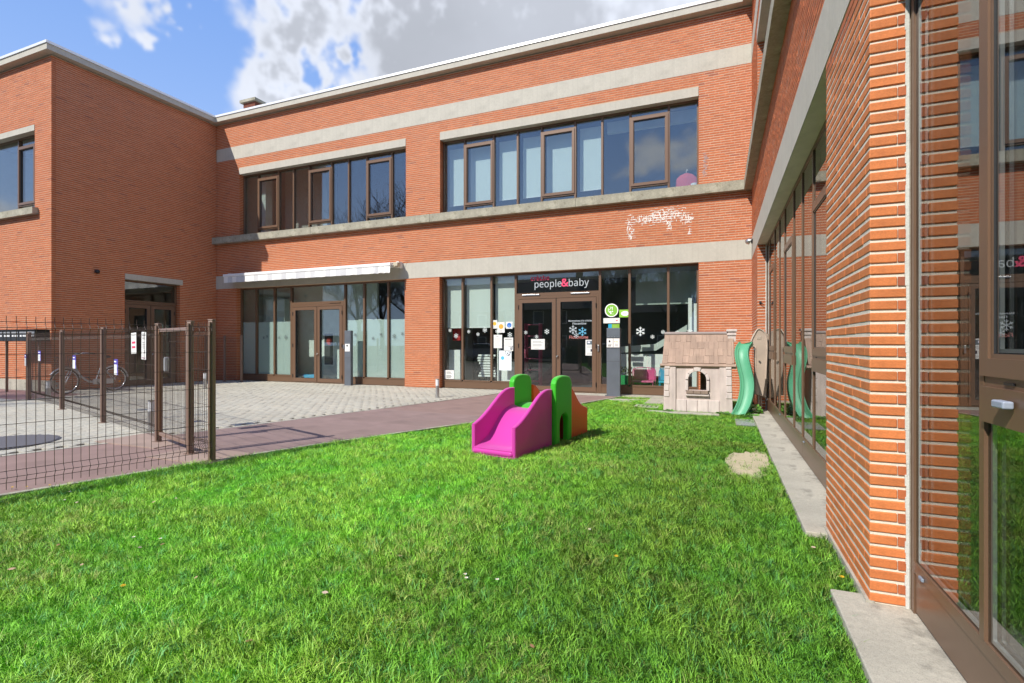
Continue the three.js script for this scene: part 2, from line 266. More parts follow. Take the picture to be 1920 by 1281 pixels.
mesh(building, 'inner_wall', [bx(6.5, 6.7, 0, 9.09, ZF, 5.2), bx(0.96, 6.5, 0, 9.09, ZF - 0.3, ZF - 0.1), bx(0.96, 6.5, 0, 9.09, 5.0, 5.2), bx(0.945, 6.5, 0, 9.09, -3.72, -3.6)], M.roomDark);
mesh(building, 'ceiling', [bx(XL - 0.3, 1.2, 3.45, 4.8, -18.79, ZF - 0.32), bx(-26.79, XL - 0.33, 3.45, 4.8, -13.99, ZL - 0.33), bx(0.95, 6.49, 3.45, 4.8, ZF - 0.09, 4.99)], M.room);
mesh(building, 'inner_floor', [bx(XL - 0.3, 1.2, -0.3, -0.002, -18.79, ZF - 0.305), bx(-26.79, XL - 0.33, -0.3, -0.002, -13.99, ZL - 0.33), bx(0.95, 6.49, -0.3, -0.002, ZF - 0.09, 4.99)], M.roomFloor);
{ // chimney on the main roof
  const c = group(building, 'chimney', 'small dark brick chimney with a slab cap on the roof', [-16.65, 9.35, -14.6]);
  mesh(c, 'stack', bx(-0.29, 0.29, -0.14, 1.18, -0.24, 0.24), std(L(0.22, 0.075, 0.045), 0.9, { map: tConcOld }));
  for (let k = 0; k < 12; k++) mesh(c, 'brick_course', bx(-0.30, 0.30, 0.5 + k * 0.056, 0.5 + k * 0.056 + 0.043, -0.25, 0.25), std(L(0.26, 0.085, 0.05), 0.9, { map: tGrain }));
  mesh(c, 'cap', bx(-0.40, 0.40, 1.18, 1.28, -0.34, 0.34), M.concreteOld);
}

// ---------------------------------------------------------------- windows
const GD = -0.215;     // depth of the panes behind the brick face
function pane(parent, u0, u1, y0, y1, w, glass = M.glass, spacer = false) {
  const p = mesh(parent, 'pane', bx(u0, u1, y0, y1, w - 0.024, w), glass);
  if (spacer) { const t = 0.013; mesh(parent, 'glazing_spacer', [bx(u0 + 0.004, u0 + 0.004 + t, y0 + 0.004, y1 - 0.004, w - 0.018, w - 0.006), bx(u1 - 0.004 - t, u1 - 0.004, y0 + 0.004, y1 - 0.004, w - 0.018, w - 0.006), bx(u0 + 0.004 + t, u1 - 0.004 - t, y0 + 0.004, y0 + 0.004 + t, w - 0.018, w - 0.006), bx(u0 + 0.004 + t, u1 - 0.004 - t, y1 - 0.004 - t, y1 - 0.004, w - 0.018, w - 0.006)], M.spacer); }
  return p;
}
const ring = (u0, u1, y0, y1, t, w0, w1) => [bx(u0, u0 + t, y0, y1, w0, w1), bx(u1 - t, u1, y0, y1, w0, w1), bx(u0 + t, u1 - t, y0, y0 + t, w0, w1), bx(u0 + t, u1 - t, y1 - t, y1, w0, w1)];
// bays: widths alternate fixed / opening sash / fixed
function windowBay(base, label, us, kinds, y0, y1, { sill = 0.04, sash = [5.36, 7.08], gd = GD, glass = M.glassUp, spacer = false, baseH = 0, skip = [], fo = 0.045, mw = 0.052, so = 0.024 } = {}) {
  const w = group(building, 'window', label); w.applyMatrix4(base);
  const n = us.length - 1, ft = 0.045, f0 = gd - 0.05, f1 = gd + fo;
  mesh(w, 'frame', [bx(us[0], us[0] + ft, y0, y1, f0, f1), bx(us[n] - ft, us[n], y0, y1, f0, f1), bx(us[0] + ft, us[n] - ft, y1 - ft, y1, f0, f1), bx(us[0] + ft, us[n] - ft, y0 + baseH, y0 + baseH + sill, f0, f1)], M.frame);
  if (baseH) { const bays = [0, 3, 6, 9].filter((i) => i <= n); for (let i = 0; i + 1 < bays.length; i++) { if (skip.includes(i)) continue; const a = us[bays[i]] + 0.002, b = us[bays[i + 1]] - 0.002; mesh(w, 'base_panel', bx(a, b, y0 + 0.012, y0 + baseH - 0.003, f0, f1 - 0.006), M.frame); mesh(w, 'weep_cap', rbx(a + 0.14, a + 0.185, y0 + baseH + 0.008, y0 + baseH + 0.024, f1, f1 + 0.012, 0.004), std(L(0.22, 0.26, 0.32), 0.5)); } }
  const pb = y0 + baseH + sill, pt = y1 - ft;
  for (let i = 1; i < n; i++) mesh(w, 'mullion', bx(us[i] - mw / 2, us[i] + mw / 2, pb, pt, f0, f1 + 0.002), M.frame);
  for (let i = 0; i < n; i++) {
    const a = us[i] + (i ? mw / 2 : ft), b = us[i + 1] - (i === n - 1 ? ft : mw / 2);
    if (kinds[i] === 'F') { pane(w, a, b, pb, pt, gd, glass, spacer); continue; }
    const s0 = sash[0], s1 = sash[1], rail = 0.05;
    mesh(w, 'transom', bx(a, b, s1, s1 + rail, f0, f1), M.frame);
    mesh(w, 'transom', bx(a, b, s0 - rail, s0, f0, f1), M.frame);
    if (pt - s1 - rail > 0.05) pane(w, a, b, s1 + rail, pt, gd, glass, spacer);
    if (s0 - rail - pb > 0.03) pane(w, a, b, pb, s0 - rail, gd, glass, spacer);
    mesh(w, 'sash', [...ring(a - 0.012, b + 0.012, s0 - 0.012, s1 + 0.012, 0.062, f1 + 0.003, f1 + so), ...ring(a + 0.004, b - 0.004, s0 + 0.004, s1 - 0.004, 0.062, gd - 0.03, f1 + 0.003)], M.sash);
    mesh(w, 'gasket', ring(a + 0.052, b - 0.052, s0 + 0.052, s1 - 0.052, 0.016, gd - 0.028, f1 + 0.001), M.gasket);
    pane(w, a + 0.066, b - 0.066, s0 + 0.066, s1 - 0.066, gd + Math.min(0.02, fo - 0.004), glass, spacer);
    for (const t of [0.2, 0.8]) mesh(w, 'drain_slot', bx(lerp(a, b, t) - 0.03, lerp(a, b, t) + 0.03, s0 - 0.034, s0 - 0.026, f1 + 0.001, f1 + 0.006), M.black);
  }
  return w;
}
const K9 = ['F', 'S', 'F', 'F', 'S', 'F', 'F', 'S', 'F'];
const uw1 = windowBay(B_MAIN, 'upper strip window on the left, dark room and tree reflections', [UW1[0], -15.08, -14.13, -13.46, -12.77, -11.82, -11.13, -10.41, -9.46, UW1[1]], K9, ...UY);
const uw2 = windowBay(B_MAIN, 'upper strip window on the right with pale roller blinds', [UW2[0], -6.92, -5.99, -5.25, -4.54, -3.59, -2.86, -2.13, -1.18, UW2[1]], K9, ...UY);
const lfw = windowBay(B_LFRONT, 'upper window in the left wing front', [LFW[0], -24.2, -23.3, -22.6, -21.9, -21, -20.3, -18.93, -18.05, LFW[1]], K9, 5.09, 7.27, { sash: [5.33, 6.98] });
const rO = [0, 0.64, 1.55, 2.29, 3.0, 3.95, 4.68, 5.41, 6.36, 7.1];
const RG = -0.178;
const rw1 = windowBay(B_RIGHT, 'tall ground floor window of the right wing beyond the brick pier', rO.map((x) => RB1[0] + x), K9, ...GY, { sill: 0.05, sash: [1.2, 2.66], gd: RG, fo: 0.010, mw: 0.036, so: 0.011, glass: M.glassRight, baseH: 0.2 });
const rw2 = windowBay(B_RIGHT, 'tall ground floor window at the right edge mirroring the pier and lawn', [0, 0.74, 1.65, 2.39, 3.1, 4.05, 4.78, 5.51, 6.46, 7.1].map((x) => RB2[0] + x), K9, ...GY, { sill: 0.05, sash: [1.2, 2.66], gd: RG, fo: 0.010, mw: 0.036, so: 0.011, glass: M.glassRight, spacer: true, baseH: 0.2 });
mesh(rw2, 'vent_cap', rbx(-2.13, -2.055, 1.095, 1.12, RG + 0.03, RG + 0.06, 0.006), std(L(0.30, 0.34, 0.42), 0.5), 'small grey plastic drain cap on the middle rail');
mesh(rw2, 'mid_panel', bx(RB2[0] + 0.74 + 0.03, RB2[0] + 1.65 - 0.03, 1.03, 1.152, RG - 0.03, RG + 0.026), M.frame);
for (const i of [1, 4, 7]) mesh(rw1, 'mid_panel', bx(RB1[0] + rO[i] + 0.03, RB1[0] + rO[i + 1] - 0.03, 1.03, 1.152, RG - 0.03, RG + 0.026), M.frame);
windowBay(B_RIGHT, 'upper window of the right wing above the ledge', rO.map((x) => RB1[0] + x), K9, ...UY, { gd: RG, fo: 0.010, mw: 0.036, so: 0.011, glass: M.glassRight });
windowBay(B_RIGHT, 'upper window of the right wing over the nearest bay', rO.map((x) => RB2[0] + x), K9, ...UY, { gd: RG, fo: 0.010, mw: 0.036, so: 0.011, glass: M.glassRight });
// white sealant between brick reveals and the right wing frames
const bead = (z0) => { const gs = []; for (let k = 0; k < 60; k++) { const y = k * 0.0547, w = 0.011 + 0.007 * hash3(k, 1, 5); gs.push(bx(XR + 0.163 - w, XR + 0.1635, y, y + 0.0552, z0 - 0.006, z0 + 0.003 + 0.0012 * hash3(k, 2, 5))); } return merge(gs); };
mesh(building, 'sealant_bead', bead(-3.06), M.bead, 'smeared white sealant where the nearest pier meets the window frame');
mesh(building, 'sealant_bead', bead(-11.3), M.bead);

function glazedDoors(base, u0, u1, h, label, gd = GD, extra = {}) {
  const d = group(building, 'door', label); d.applyMatrix4(base);
  const f0 = gd - 0.05, f1 = gd + 0.05, uc = (u0 + u1) / 2, fr = 0.06;
  mesh(d, 'frame', [bx(u0, u0 + fr, 0, h, f0, f1), bx(u1 - fr, u1, 0, h, f0, f1), bx(u0 + fr, u1 - fr, h - 0.07, h, f0, f1), bx(u0 + fr, u1 - fr, 0, 0.02, f0, f1)], M.frame);
  for (const [a, b, s] of [[u0 + fr + 0.006, uc - 0.012, -1], [uc + 0.012, u1 - fr - 0.006, 1]]) {
    mesh(d, 'leaf', [bx(a, a + 0.105, 0.03, h - 0.08, f0 + 0.01, f1 + 0.012), bx(b - 0.105, b, 0.03, h - 0.08, f0 + 0.01, f1 + 0.012), bx(a + 0.105, b - 0.105, 0.03, 0.15, f0 + 0.01, f1 + 0.012), bx(a + 0.105, b - 0.105, h - 0.18, h - 0.08, f0 + 0.01, f1 + 0.012)], M.sash);
    mesh(d, 'gasket', ring(a + 0.1, b - 0.1, 0.145, h - 0.175, 0.014, gd - 0.02, f1 + 0.008), M.gasket);
    pane(d, a + 0.112, b - 0.112, 0.158, h - 0.19, gd, extra.glass || M.glass);
    const hu = s < 0 ? a : b; for (const y of [0.22, 1.25, h - 0.3]) mesh(d, 'hinge', bar([hu, y - 0.06, f1 + 0.018], [hu, y + 0.06, f1 + 0.018], 0.013, 8), M.black);
  }
  mesh(d, 'meeting_strip', bx(uc - 0.011, uc + 0.011, 0.03, h - 0.085, f0, f1 - 0.005), M.black);
  mesh(d, 'handle', [bar([uc + 0.05, 0.98, f1 + 0.012], [uc + 0.05, 0.98, f1 + 0.05], 0.012, 8), bar([uc + 0.05, 0.98, f1 + 0.05], [uc + 0.02, 0.94, f1 + 0.055], 0.016, 8)], M.steel);
  return d;
}
// ground floor bay: fixed lights either side of a glazed double door with a transom light
function doorBay(label, dlabel, us, di, o) {
  const w = group(building, 'window', label); w.applyMatrix4(B_MAIN);
  const n = us.length - 1, gd = GD, f0 = gd - 0.05, f1 = gd + 0.045, ft = 0.05, mw = 0.06, bh = 0.2, y1 = 3.28, hd = 2.62;
  mesh(w, 'frame', [bx(us[0], us[0] + ft, 0, y1, f0, f1), bx(us[n] - ft, us[n], 0, y1, f0, f1), bx(us[0] + ft, us[n] - ft, y1 - ft, y1, f0, f1)], M.frame);
  for (let i = 1; i < n; i++) { const edge = i === di || i === di + 1; mesh(w, 'mullion', bx(us[i] - mw / 2, us[i] + mw / 2, edge ? 0 : bh + 0.04, y1 - ft, f0, f1 + 0.002), M.frame); }
  for (let i = 0; i < n; i++) {
    const a = us[i] + (i ? mw / 2 : ft), b = us[i + 1] - (i === n - 1 ? ft : mw / 2);
    if (i === di) { mesh(w, 'transom', bx(a, b, hd + 0.002, hd + 0.09, f0, f1), M.frame); pane(w, a, b, hd + 0.09, y1 - ft, gd); continue; }
    pane(w, a, b, bh + 0.04, y1 - ft, gd);
    mesh(w, 'bottom_rail', bx(a, b, bh, bh + 0.04, f0, f1 + 0.004), M.frame);
    if (i === 0 || i === di + 1) { const e = i === 0 ? us[di] - mw / 2 : us[n] - ft; mesh(w, 'base_panel', bx(a, e, 0.005, bh - 0.003, f0, f1 - 0.008), M.frame); }
    if (o.film) mesh(w, 'frosted_film', bx(a + 0.005, b - 0.005, bh + 0.045, 2.07, gd - 0.034, gd - 0.032), M.film);
  }
  glazedDoors(B_MAIN, us[di] + mw / 2 + 0.002, us[di + 1] - mw / 2 - 0.002, hd, dlabel);
  return w;
}
const gw1 = doorBay('ground floor glazing under the awning with frosted film', 'brown glazed double door under the striped awning', [GW1[0], -15.18, -14.33, -13.56, -11.28, -10.52, -9.6, GW1[1]], 3, { film: true });
const gw2 = doorBay('ground floor glazing around the entrance with blinds and stickers', 'brown glazed entrance double door with snowflake stickers', [GW2[0], -6.99, -6.06, -5.31, -2.92, -2.15, -1.19, GW2[1]], 3, {});
for (const u of [-4.85, -3.45]) mesh(gw2, 'vent_grille', rbx(u - 0.26, u + 0.26, 2.635, 2.675, GD + 0.05, GD + 0.075, 0.008), M.steel);
mesh(gw1, 'vent_grille', rbx(-11.9, -11.45, 2.64, 2.675, GD + 0.05, GD + 0.07, 0.008), M.frame);
mesh(gw2, 'bell_button', rbx(-2.975, -2.935, 1.10, 1.27, GD + 0.052, GD + 0.08, 0.008), M.steel);
mesh(gw1, 'bell_button', rbx(-11.33, -11.29, 1.15, 1.27, GD + 0.052, GD + 0.08, 0.008), M.steel);
{ // side door of the left wing, in shade
  glazedDoors(B_LSIDE, LD[0] + 0.03, LD[1] - 0.03, 2.62, 'dark brown glazed double door in the shaded left wing wall');
  const w = group(building, 'window', 'transom light over the shaded side door'); w.applyMatrix4(B_LSIDE);
  mesh(w, 'frame', ring(LD[0] + 0.005, LD[1] - 0.005, 2.625, 3.295, 0.05, GD - 0.05, GD + 0.045), M.frame); pane(w, LD[0] + 0.055, LD[1] - 0.055, 2.675, 3.245, GD);
}

// ================================================================ GROUND
// path edge toward the lawn, as x for a given z
const edgePts = [[6, -8.6], [2, -7.15], [-2.43, -5.74], [-4.13, -5.22], [-5.25, -4.83], [-7.64, -3.80], [-11.6, -2.62], [-12.95, -2.2]];
function edgeX(z) { for (let i = 0; i + 1 < edgePts.length; i++) { const [a, xa] = edgePts[i], [b, xb] = edgePts[i + 1]; if (z <= a && z >= b) return lerp(xa, xb, (a - z) / (a - b)); } return z > edgePts[0][0] ? edgePts[0][1] : -2.2; }
const pavePts = [[6, -10.3], [-3.31, -7.81], [-4.85, -7.35], [-5.62, -7.16], [-7.32, -6.7], [-11.74, -5.6], [-13.35, -5.25]];
function paveX(z) { for (let i = 0; i + 1 < pavePts.length; i++) { const [a, xa] = pavePts[i], [b, xb] = pavePts[i + 1]; if (z <= a && z >= b) return lerp(xa, xb, (a - z) / (a - b)); } return z > 6 ? -10.3 : -5.25; }
const flat = (pts, y) => { const s = new THREE.Shape(pts.map(([x, z]) => new THREE.Vector2(x, -z))); const g = new THREE.ShapeGeometry(s); g.rotateX(-Math.PI / 2); g.translate(0, y, 0); return boxUV(g); };
struct('ground', flat([[-300, 300], [300, 300], [300, -300], [-300, -300]], -0.13), std(L(0.085, 0.11, 0.04), 1, { map: tConcOld }));
// lawn: gently uneven soil sheet under the grass
const lawnY = (x, z) => -0.055 + 0.022 * (fbm(x * 0.9 + 4, z * 0.9, 2, 3) - 0.5) * 2;
{
  const g = new THREE.PlaneGeometry(24, 26, 120, 130); g.rotateX(-Math.PI / 2); g.translate(-6, 0, -2.2); const p = g.attributes.position;
  for (let i = 0; i < p.count; i++) { const z = p.getZ(i); let x = Math.max(p.getX(i), -100); const e = edgeX(z); if (x < e + 0.02) { p.setX(i, e + 0.02); x = e + 0.02; } if (x > 0.62) { p.setX(i, 0.62); x = 0.62; } if (z < -13.15) p.setZ(i, -13.15); p.setY(i, lawnY(x, p.getZ(i))); }
  g.computeVertexNormals(); struct('lawn_soil', boxUV(g), M.soil);
}
const edgeLine = edgePts.map(([z, x]) => [x, z]);
struct('path', flat([...edgeLine.map(([x, z]) => [x - 0.09, z]), ...[...pavePts].reverse().map(([z, x]) => [x + 0.06, z])], -0.014), M.path);
struct('path', flat([[-40, -8.2], [-15.2, -8.2], [-15.2, -6.55], [-40, -5.4]], -0.008), std(L(0.33, 0.20, 0.185), 0.95, { map: tPath, bumpMap: tGrainB, bumpScale: 0.002 }));
// kerb strips along both edges of the path
function strip(pts, w, y0, y1, name, m) { for (let i = 0; i + 1 < pts.length; i++) { const [x0, z0] = pts[i], [x1, z1] = pts[i + 1], len = Math.hypot(x1 - x0, z1 - z0), n = Math.max(1, Math.round(len / 1)), a = Math.atan2(-(z1 - z0), x1 - x0); for (let k = 0; k < n; k++) { const t = (k + 0.5) / n, g = rbx(-len / n / 2 + 0.003, len / n / 2 - 0.003, y0, y1, -w / 2, w / 2, 0.006, 1); g.rotateY(a); g.translate(lerp(x0, x1, t), rr(-0.003, 0.003), lerp(z0, z1, t)); mesh(kerb, name, g, m); } } }
const kerb = new THREE.Group(); kerb.name = 'kerb'; kerb.userData.kind = 'structure'; scene.add(kerb);
strip(edgeLine.slice(1).map(([x, z]) => [x - 0.05, z]), 0.06, -0.12, -0.004, 'kerb_stone', M.concreteOld);
strip(pavePts.map(([z, x]) => [x + 0.02, z]), 0.09, -0.12, -0.004, 'kerb_stone', M.slab);
// jointed slabs of the path by the gate
const slabs = new THREE.Group(); slabs.name = 'path_slabs'; slabs.userData.kind = 'structure'; scene.add(slabs);
{
  const ms = [0, 1, 2].map((k) => { const m = M.path.clone(); m.color = L(0.335 + 0.015 * k, 0.24 + 0.01 * k, 0.216 + 0.01 * k); return m; });
  for (let k = 0; k < 9; k++) { const z0 = -4.35 - k * 0.47, z1 = z0 - 0.465; const g = flat([[paveX(z0) + 0.07, z0], [edgeX(z0) - 0.10, z0 + 0.16], [edgeX(z1) - 0.10, z1 + 0.16], [paveX(z1) + 0.07, z1]].map(([x, z]) => [x, z]), 0); const gg = boxUV(new THREE.ExtrudeGeometry(new THREE.Shape([[paveX(z0) + 0.07, z0], [edgeX(z0 + 0.16) - 0.10, z0 + 0.16], [edgeX(z1 + 0.16) - 0.10, z1 + 0.16], [paveX(z1) + 0.07, z1]].map(([x, z]) => new THREE.Vector2(x, -z))), { depth: 0.03, bevelEnabled: false }).rotateX(-Math.PI / 2).translate(0, -0.038 + rr(-0.001, 0.001), 0)); mesh(slabs, 'slab', gg, ms[k % 3]); }
  mesh(slabs, 'slab', bx(-7.75, -6.55, -0.03, -0.001, -4.95, -4.25), M.pinkPad); mesh(slabs, 'slab', bx(-6.15, -5.15, -0.03, -0.002, -4.5, -3.9), M.pinkPad);
}
// paved court: bed sheet and narrow setts in rows
struct('paved_court', flat([[-15.19, -13.3], ...[...pavePts].reverse().map(([z, x]) => [x - 0.03, z]), [-26, 6], [-26, -5.2], [-15.19, -6.6]], -0.03), M.paverBed);
{
  const g = rbx(-0.098, 0.098, -0.05, 0, -0.048, 0.048, 0.004, 1), list = [], a0 = 0.0;
  for (let j = 0, z = -13.33; z < -0.2; z += 0.1006, j++) { const xe = paveX(z) - 0.06; const xs = z < -8.2 ? -16.9 : z < -6.7 ? -15.15 : -19; for (let x = xe - (j % 2 ? 0.1 : 0.2), first = true; x > xs; x -= 0.2012) list.push([x, z]); }
  const im = new THREE.InstancedMesh(g, M.paver, list.length), m = new THREE.Matrix4(), q = new THREE.Quaternion(), e = new THREE.Euler(), one = new THREE.Vector3(1, 1, 1), v = new THREE.Vector3();
  list.forEach(([x, z], i) => { e.set(rr(-0.012, 0.012), rr(-0.01, 0.01), rr(-0.008, 0.008)); q.setFromEuler(e); v.set(x, -0.006 + rr(-0.0025, 0.0025), z); im.setMatrixAt(i, m.compose(v, q, one)); const n = fbm(x * 0.5, z * 1.4, 6, 3), t = rr(0.92, 1.03) * lerp(0.82, 1.08, n), w = rr(-0.02, 0.02); im.setColorAt(i, L(t * (1 + w), t, t * (1 - w))); });
  im.name = 'court_setts'; im.userData.kind = 'stuff'; scene.add(im);
}
// concrete strips along the right wing
const curb = new THREE.Group(); curb.name = 'concrete_apron'; curb.userData.kind = 'structure'; scene.add(curb);
mesh(curb, 'slab', rbx(0.555, 0.90, -0.12, 0.0, -8.1, -4.06, 0.008), M.slab); mesh(curb, 'slab', rbx(0.557, 0.90, -0.12, -0.002, -11.4, -8.106, 0.008), M.slab);
mesh(curb, 'slab', rbx(0.545, 0.90, -0.12, 0.0, -3.16, -0.9, 0.008), M.slab); mesh(curb, 'slab', rbx(0.547, 0.90, -0.12, 0.001, -0.893, 4.2, 0.008), M.slab);
mesh(curb, 'slab', bx(0.685, 0.72, -0.1, 0.012, -4.2, -3.06), M.slab);
// threshold strip before the entrance
mesh(curb, 'slab', bx(-5.3, 0.55, -0.08, -0.006, -13.42, -12.86), M.slab);
for (const [x, z, w, d] of [[-2.2, -12.3, 0.5, 0.3], [-1.75, -12.42, 0.42, 0.26], [-2.0, -11.9, 0.3, 0.12], [-1.5, -11.9, 0.34, 0.1]]) mesh(curb, 'stepping_stone', rbx(x - w / 2, x + w / 2, -0.09, -0.022, z - d / 2, z + d / 2, 0.015), M.slab);
mesh(curb, 'slab', rbx(-1.55, -0.4, -0.1, -0.012, -12.82, -11.55, 0.01), M.slab);
mesh(curb, 'slab', rbx(-1.35, 0.0, -0.1, -0.02, -10.52, -10.25, 0.01), M.slab);
// bare sandy patch in the lawn
{ const pts = []; for (let k = 0; k < 46; k++) { const t = k / 46 * Math.PI * 2, r = 1 + 0.5 * (fbm(Math.cos(t) * 2 + 5, Math.sin(t) * 2, 3, 4) - 0.5) * 2; const lx = Math.cos(t) * 0.23 * r, lz = Math.sin(t) * 0.70 * r; pts.push([0.31 + lx - lz * 0.10, -6.35 + lz]); } struct('bare_earth', flat(pts, -0.028), std(L(0.66, 0.57, 0.39), 1, { map: tConc, bumpMap: tGrainB, bumpScale: 0.012 })); }
const inPatch = (x, z) => { const lz = z + 6.35, lx = x - 0.31 + lz * 0.10; return (lx / 0.225) ** 2 + (lz / 0.70) ** 2 + (fbm(x * 7, z * 7, 1, 3) - 0.5) * 1.6 < 0.95; };

// ================================================================ GRASS
const grass = new THREE.Group(); grass.name = 'lawn_grass'; grass.userData.kind = 'stuff'; scene.add(grass);
{
  const mat = new THREE.MeshPhysicalMaterial({ color: L(1, 1, 1), roughness: 0.75, transmission: 0.18, thickness: 0, specularIntensity: 0.6 });
  const matShiny = std(L(1, 1, 1), 0.42);
  const mk = (n, spread, hMin, hMax, wid, lean) => {
    const pos = [], nor = [], idx = [];
    for (let k = 0; k < n; k++) {
      const a = rnd() * 6.283, r = Math.sqrt(rnd()) * spread, bxx = Math.cos(a) * r, bz = Math.sin(a) * r, h = rr(hMin, hMax), d = rnd() * 6.283, l = h * rr(0.2, lean), w = wid * rr(0.7, 1.2), f = rnd() * 6.283;
      const wx = Math.cos(f) * w / 2, wz = Math.sin(f) * w / 2, dx = Math.cos(d), dz = Math.sin(d), o = pos.length / 3;
      const P0 = [[0, 0, 1], [0.42 * l, h * 0.55, 0.8], [l, h * (0.98 - 0.3 * l / h), 0.0]];
      for (let i = 0; i < 3; i++) { const [off, y, ww] = P0[i], cx = bxx + dx * off, cz = bz + dz * off; if (i < 2) { pos.push(cx - wx * ww, y, cz - wz * ww, cx + wx * ww, y, cz + wz * ww); } else pos.push(cx, y, cz); }
      const nx = -Math.sin(f), nz = Math.cos(f); for (let i = 0; i < 5; i++) nor.push(nx * 0.6, 0.8, nz * 0.6);
      idx.push(o, o + 1, o + 2, o + 1, o + 3, o + 2, o + 2, o + 3, o + 4);
    }
    const g = new THREE.BufferGeometry(); g.setAttribute('position', new THREE.Float32BufferAttribute(pos, 3)); g.setAttribute('normal', new THREE.Float32BufferAttribute(nor, 3)); g.setIndex(idx); return g;
  };
  const vars = [mk(20, 0.034, 0.028, 0.060, 0.0027, 1.2), mk(20, 0.038, 0.024, 0.052, 0.0028, 1.7), mk(18, 0.032, 0.034, 0.072, 0.0029, 1.3), mk(22, 0.045, 0.020, 0.042, 0.0026, 1.6), mk(10, 0.022, 0.05, 0.10, 0.0036, 1.1), mk(20, 0.07, 0.03, 0.06, 0.006, 1.1)];
  const lists = vars.map(() => []);
  const house = (x, z) => x > -1.0 && x < 0.22 && z < -10.6 && z > -11.75, slabby = (x, z) => (x > -1.55 && x < -0.4 && z < -11.55) || (x > -1.33 && x < -0.02 && z < -10.27 && z > -10.5) || z < -12.88;
  const toy = (x, z) => { const c = Math.cos(0.157), s = Math.sin(0.157), dx = x + 2.48, dz = z + 5.52; const lx = dx * c + dz * s, lz = -dx * s + dz * c; return Math.abs(lx) < 0.3 && lz < -0.02 && lz > -2.1; };
  const put = (x, z, near) => {
    if (x < edgeX(z) - 0.015 || x > (z > -3.16 || z < -4.06 ? 0.55 : 0.685) || z < -13.0 || house(x, z) || toy(x, z)) return;
    if (slabby(x, z) && rnd() > 0.04) return; if (inPatch(x, z) && rnd() > 0.05) return;
    const bald = fbm(x * 1.6 + 30, z * 1.6, 9, 4);
    const n = fbm(x * 0.55 + 3, z * 0.55 + 8, 4, 4), n2 = fbm(x * 2.6, z * 2.6, 12, 3), n3 = fbm(x * 9, z * 9, 15, 2), dry = sstep(0.56, 0.74, fbm(x * 1.1 + 9, z * 1.1 + 2, 7, 4));
    let vi; const t = rnd(); if (!near) vi = 5; else if (t < 0.3) vi = 0; else if (t < 0.55) vi = 1; else if (t < 0.78) vi = 2; else if (t < 0.9 + bald * 0.06) vi = 3; else vi = 4;
    const sc = lerp(0.62, 1.42, clamp((n * 0.6 + n2 * 0.6 - 0.3) * 1.7)) * rr(0.8, 1.15) * (near ? 1 : 1.05);
    const big = fbm(x * 0.33 + 20, z * 0.33 + 7, 22, 3), k = rr(0.74, 1.16) * lerp(0.75, 1.2, n3) * lerp(0.72, 1.26, clamp((big - 0.3) * 2.5)); let c = [lerp(0.19, 0.36, clamp(n2 * 1.2 - 0.1)), lerp(0.52, 0.68, n), lerp(0.035, 0.065, n2)];
    if (rnd() < 0.05 + dry * 0.35) c = [lerp(c[0], 0.50, 0.6), lerp(c[1], 0.48, 0.6), lerp(c[2], 0.16, 0.6)]; else if (rnd() < 0.16) c = [0.14, 0.44, 0.10];
    lists[vi].push([x, lawnY(x, z) - 0.004, z, sc, c.map((q) => q * k)]);
  };
  // density falls with the distance from the eye
  for (let k = 0; k < 250000; k++) { const x = rr(-9, 0.69), z = rr(-6.2, 0.8); put(x, z, true); }
  for (let k = 0; k < 90000; k++) { const x = rr(-5.5, 0.69), z = rr(-13, -6.2); put(x, z, k % 3 > 0); }
  for (let k = 0; k < 30000; k++) { const x = rr(-9, 0.56), z = rr(0.8, 8); put(x, z, false); }
  const m = new THREE.Matrix4(), q = new THREE.Quaternion(), v = new THREE.Vector3(), s = new THREE.Vector3(), Y = new THREE.Vector3(0, 1, 0);
  lists.forEach((l, i) => { const im = new THREE.InstancedMesh(vars[i], i === 4 || i === 2 ? matShiny : mat, l.length); l.forEach(([x, y, z, sc, c], j) => { q.setFromAxisAngle(Y, rnd() * 6.283); im.setMatrixAt(j, m.compose(v.set(x, y, z), q, s.set(sc, sc * rr(0.85, 1.15), sc))); im.setColorAt(j, L(...c)); }); im.name = 'grass_blades'; im.userData.kind = 'stuff'; grass.add(im); });
  console.log('grass', lists.map((l) => l.length).join(' '));
}
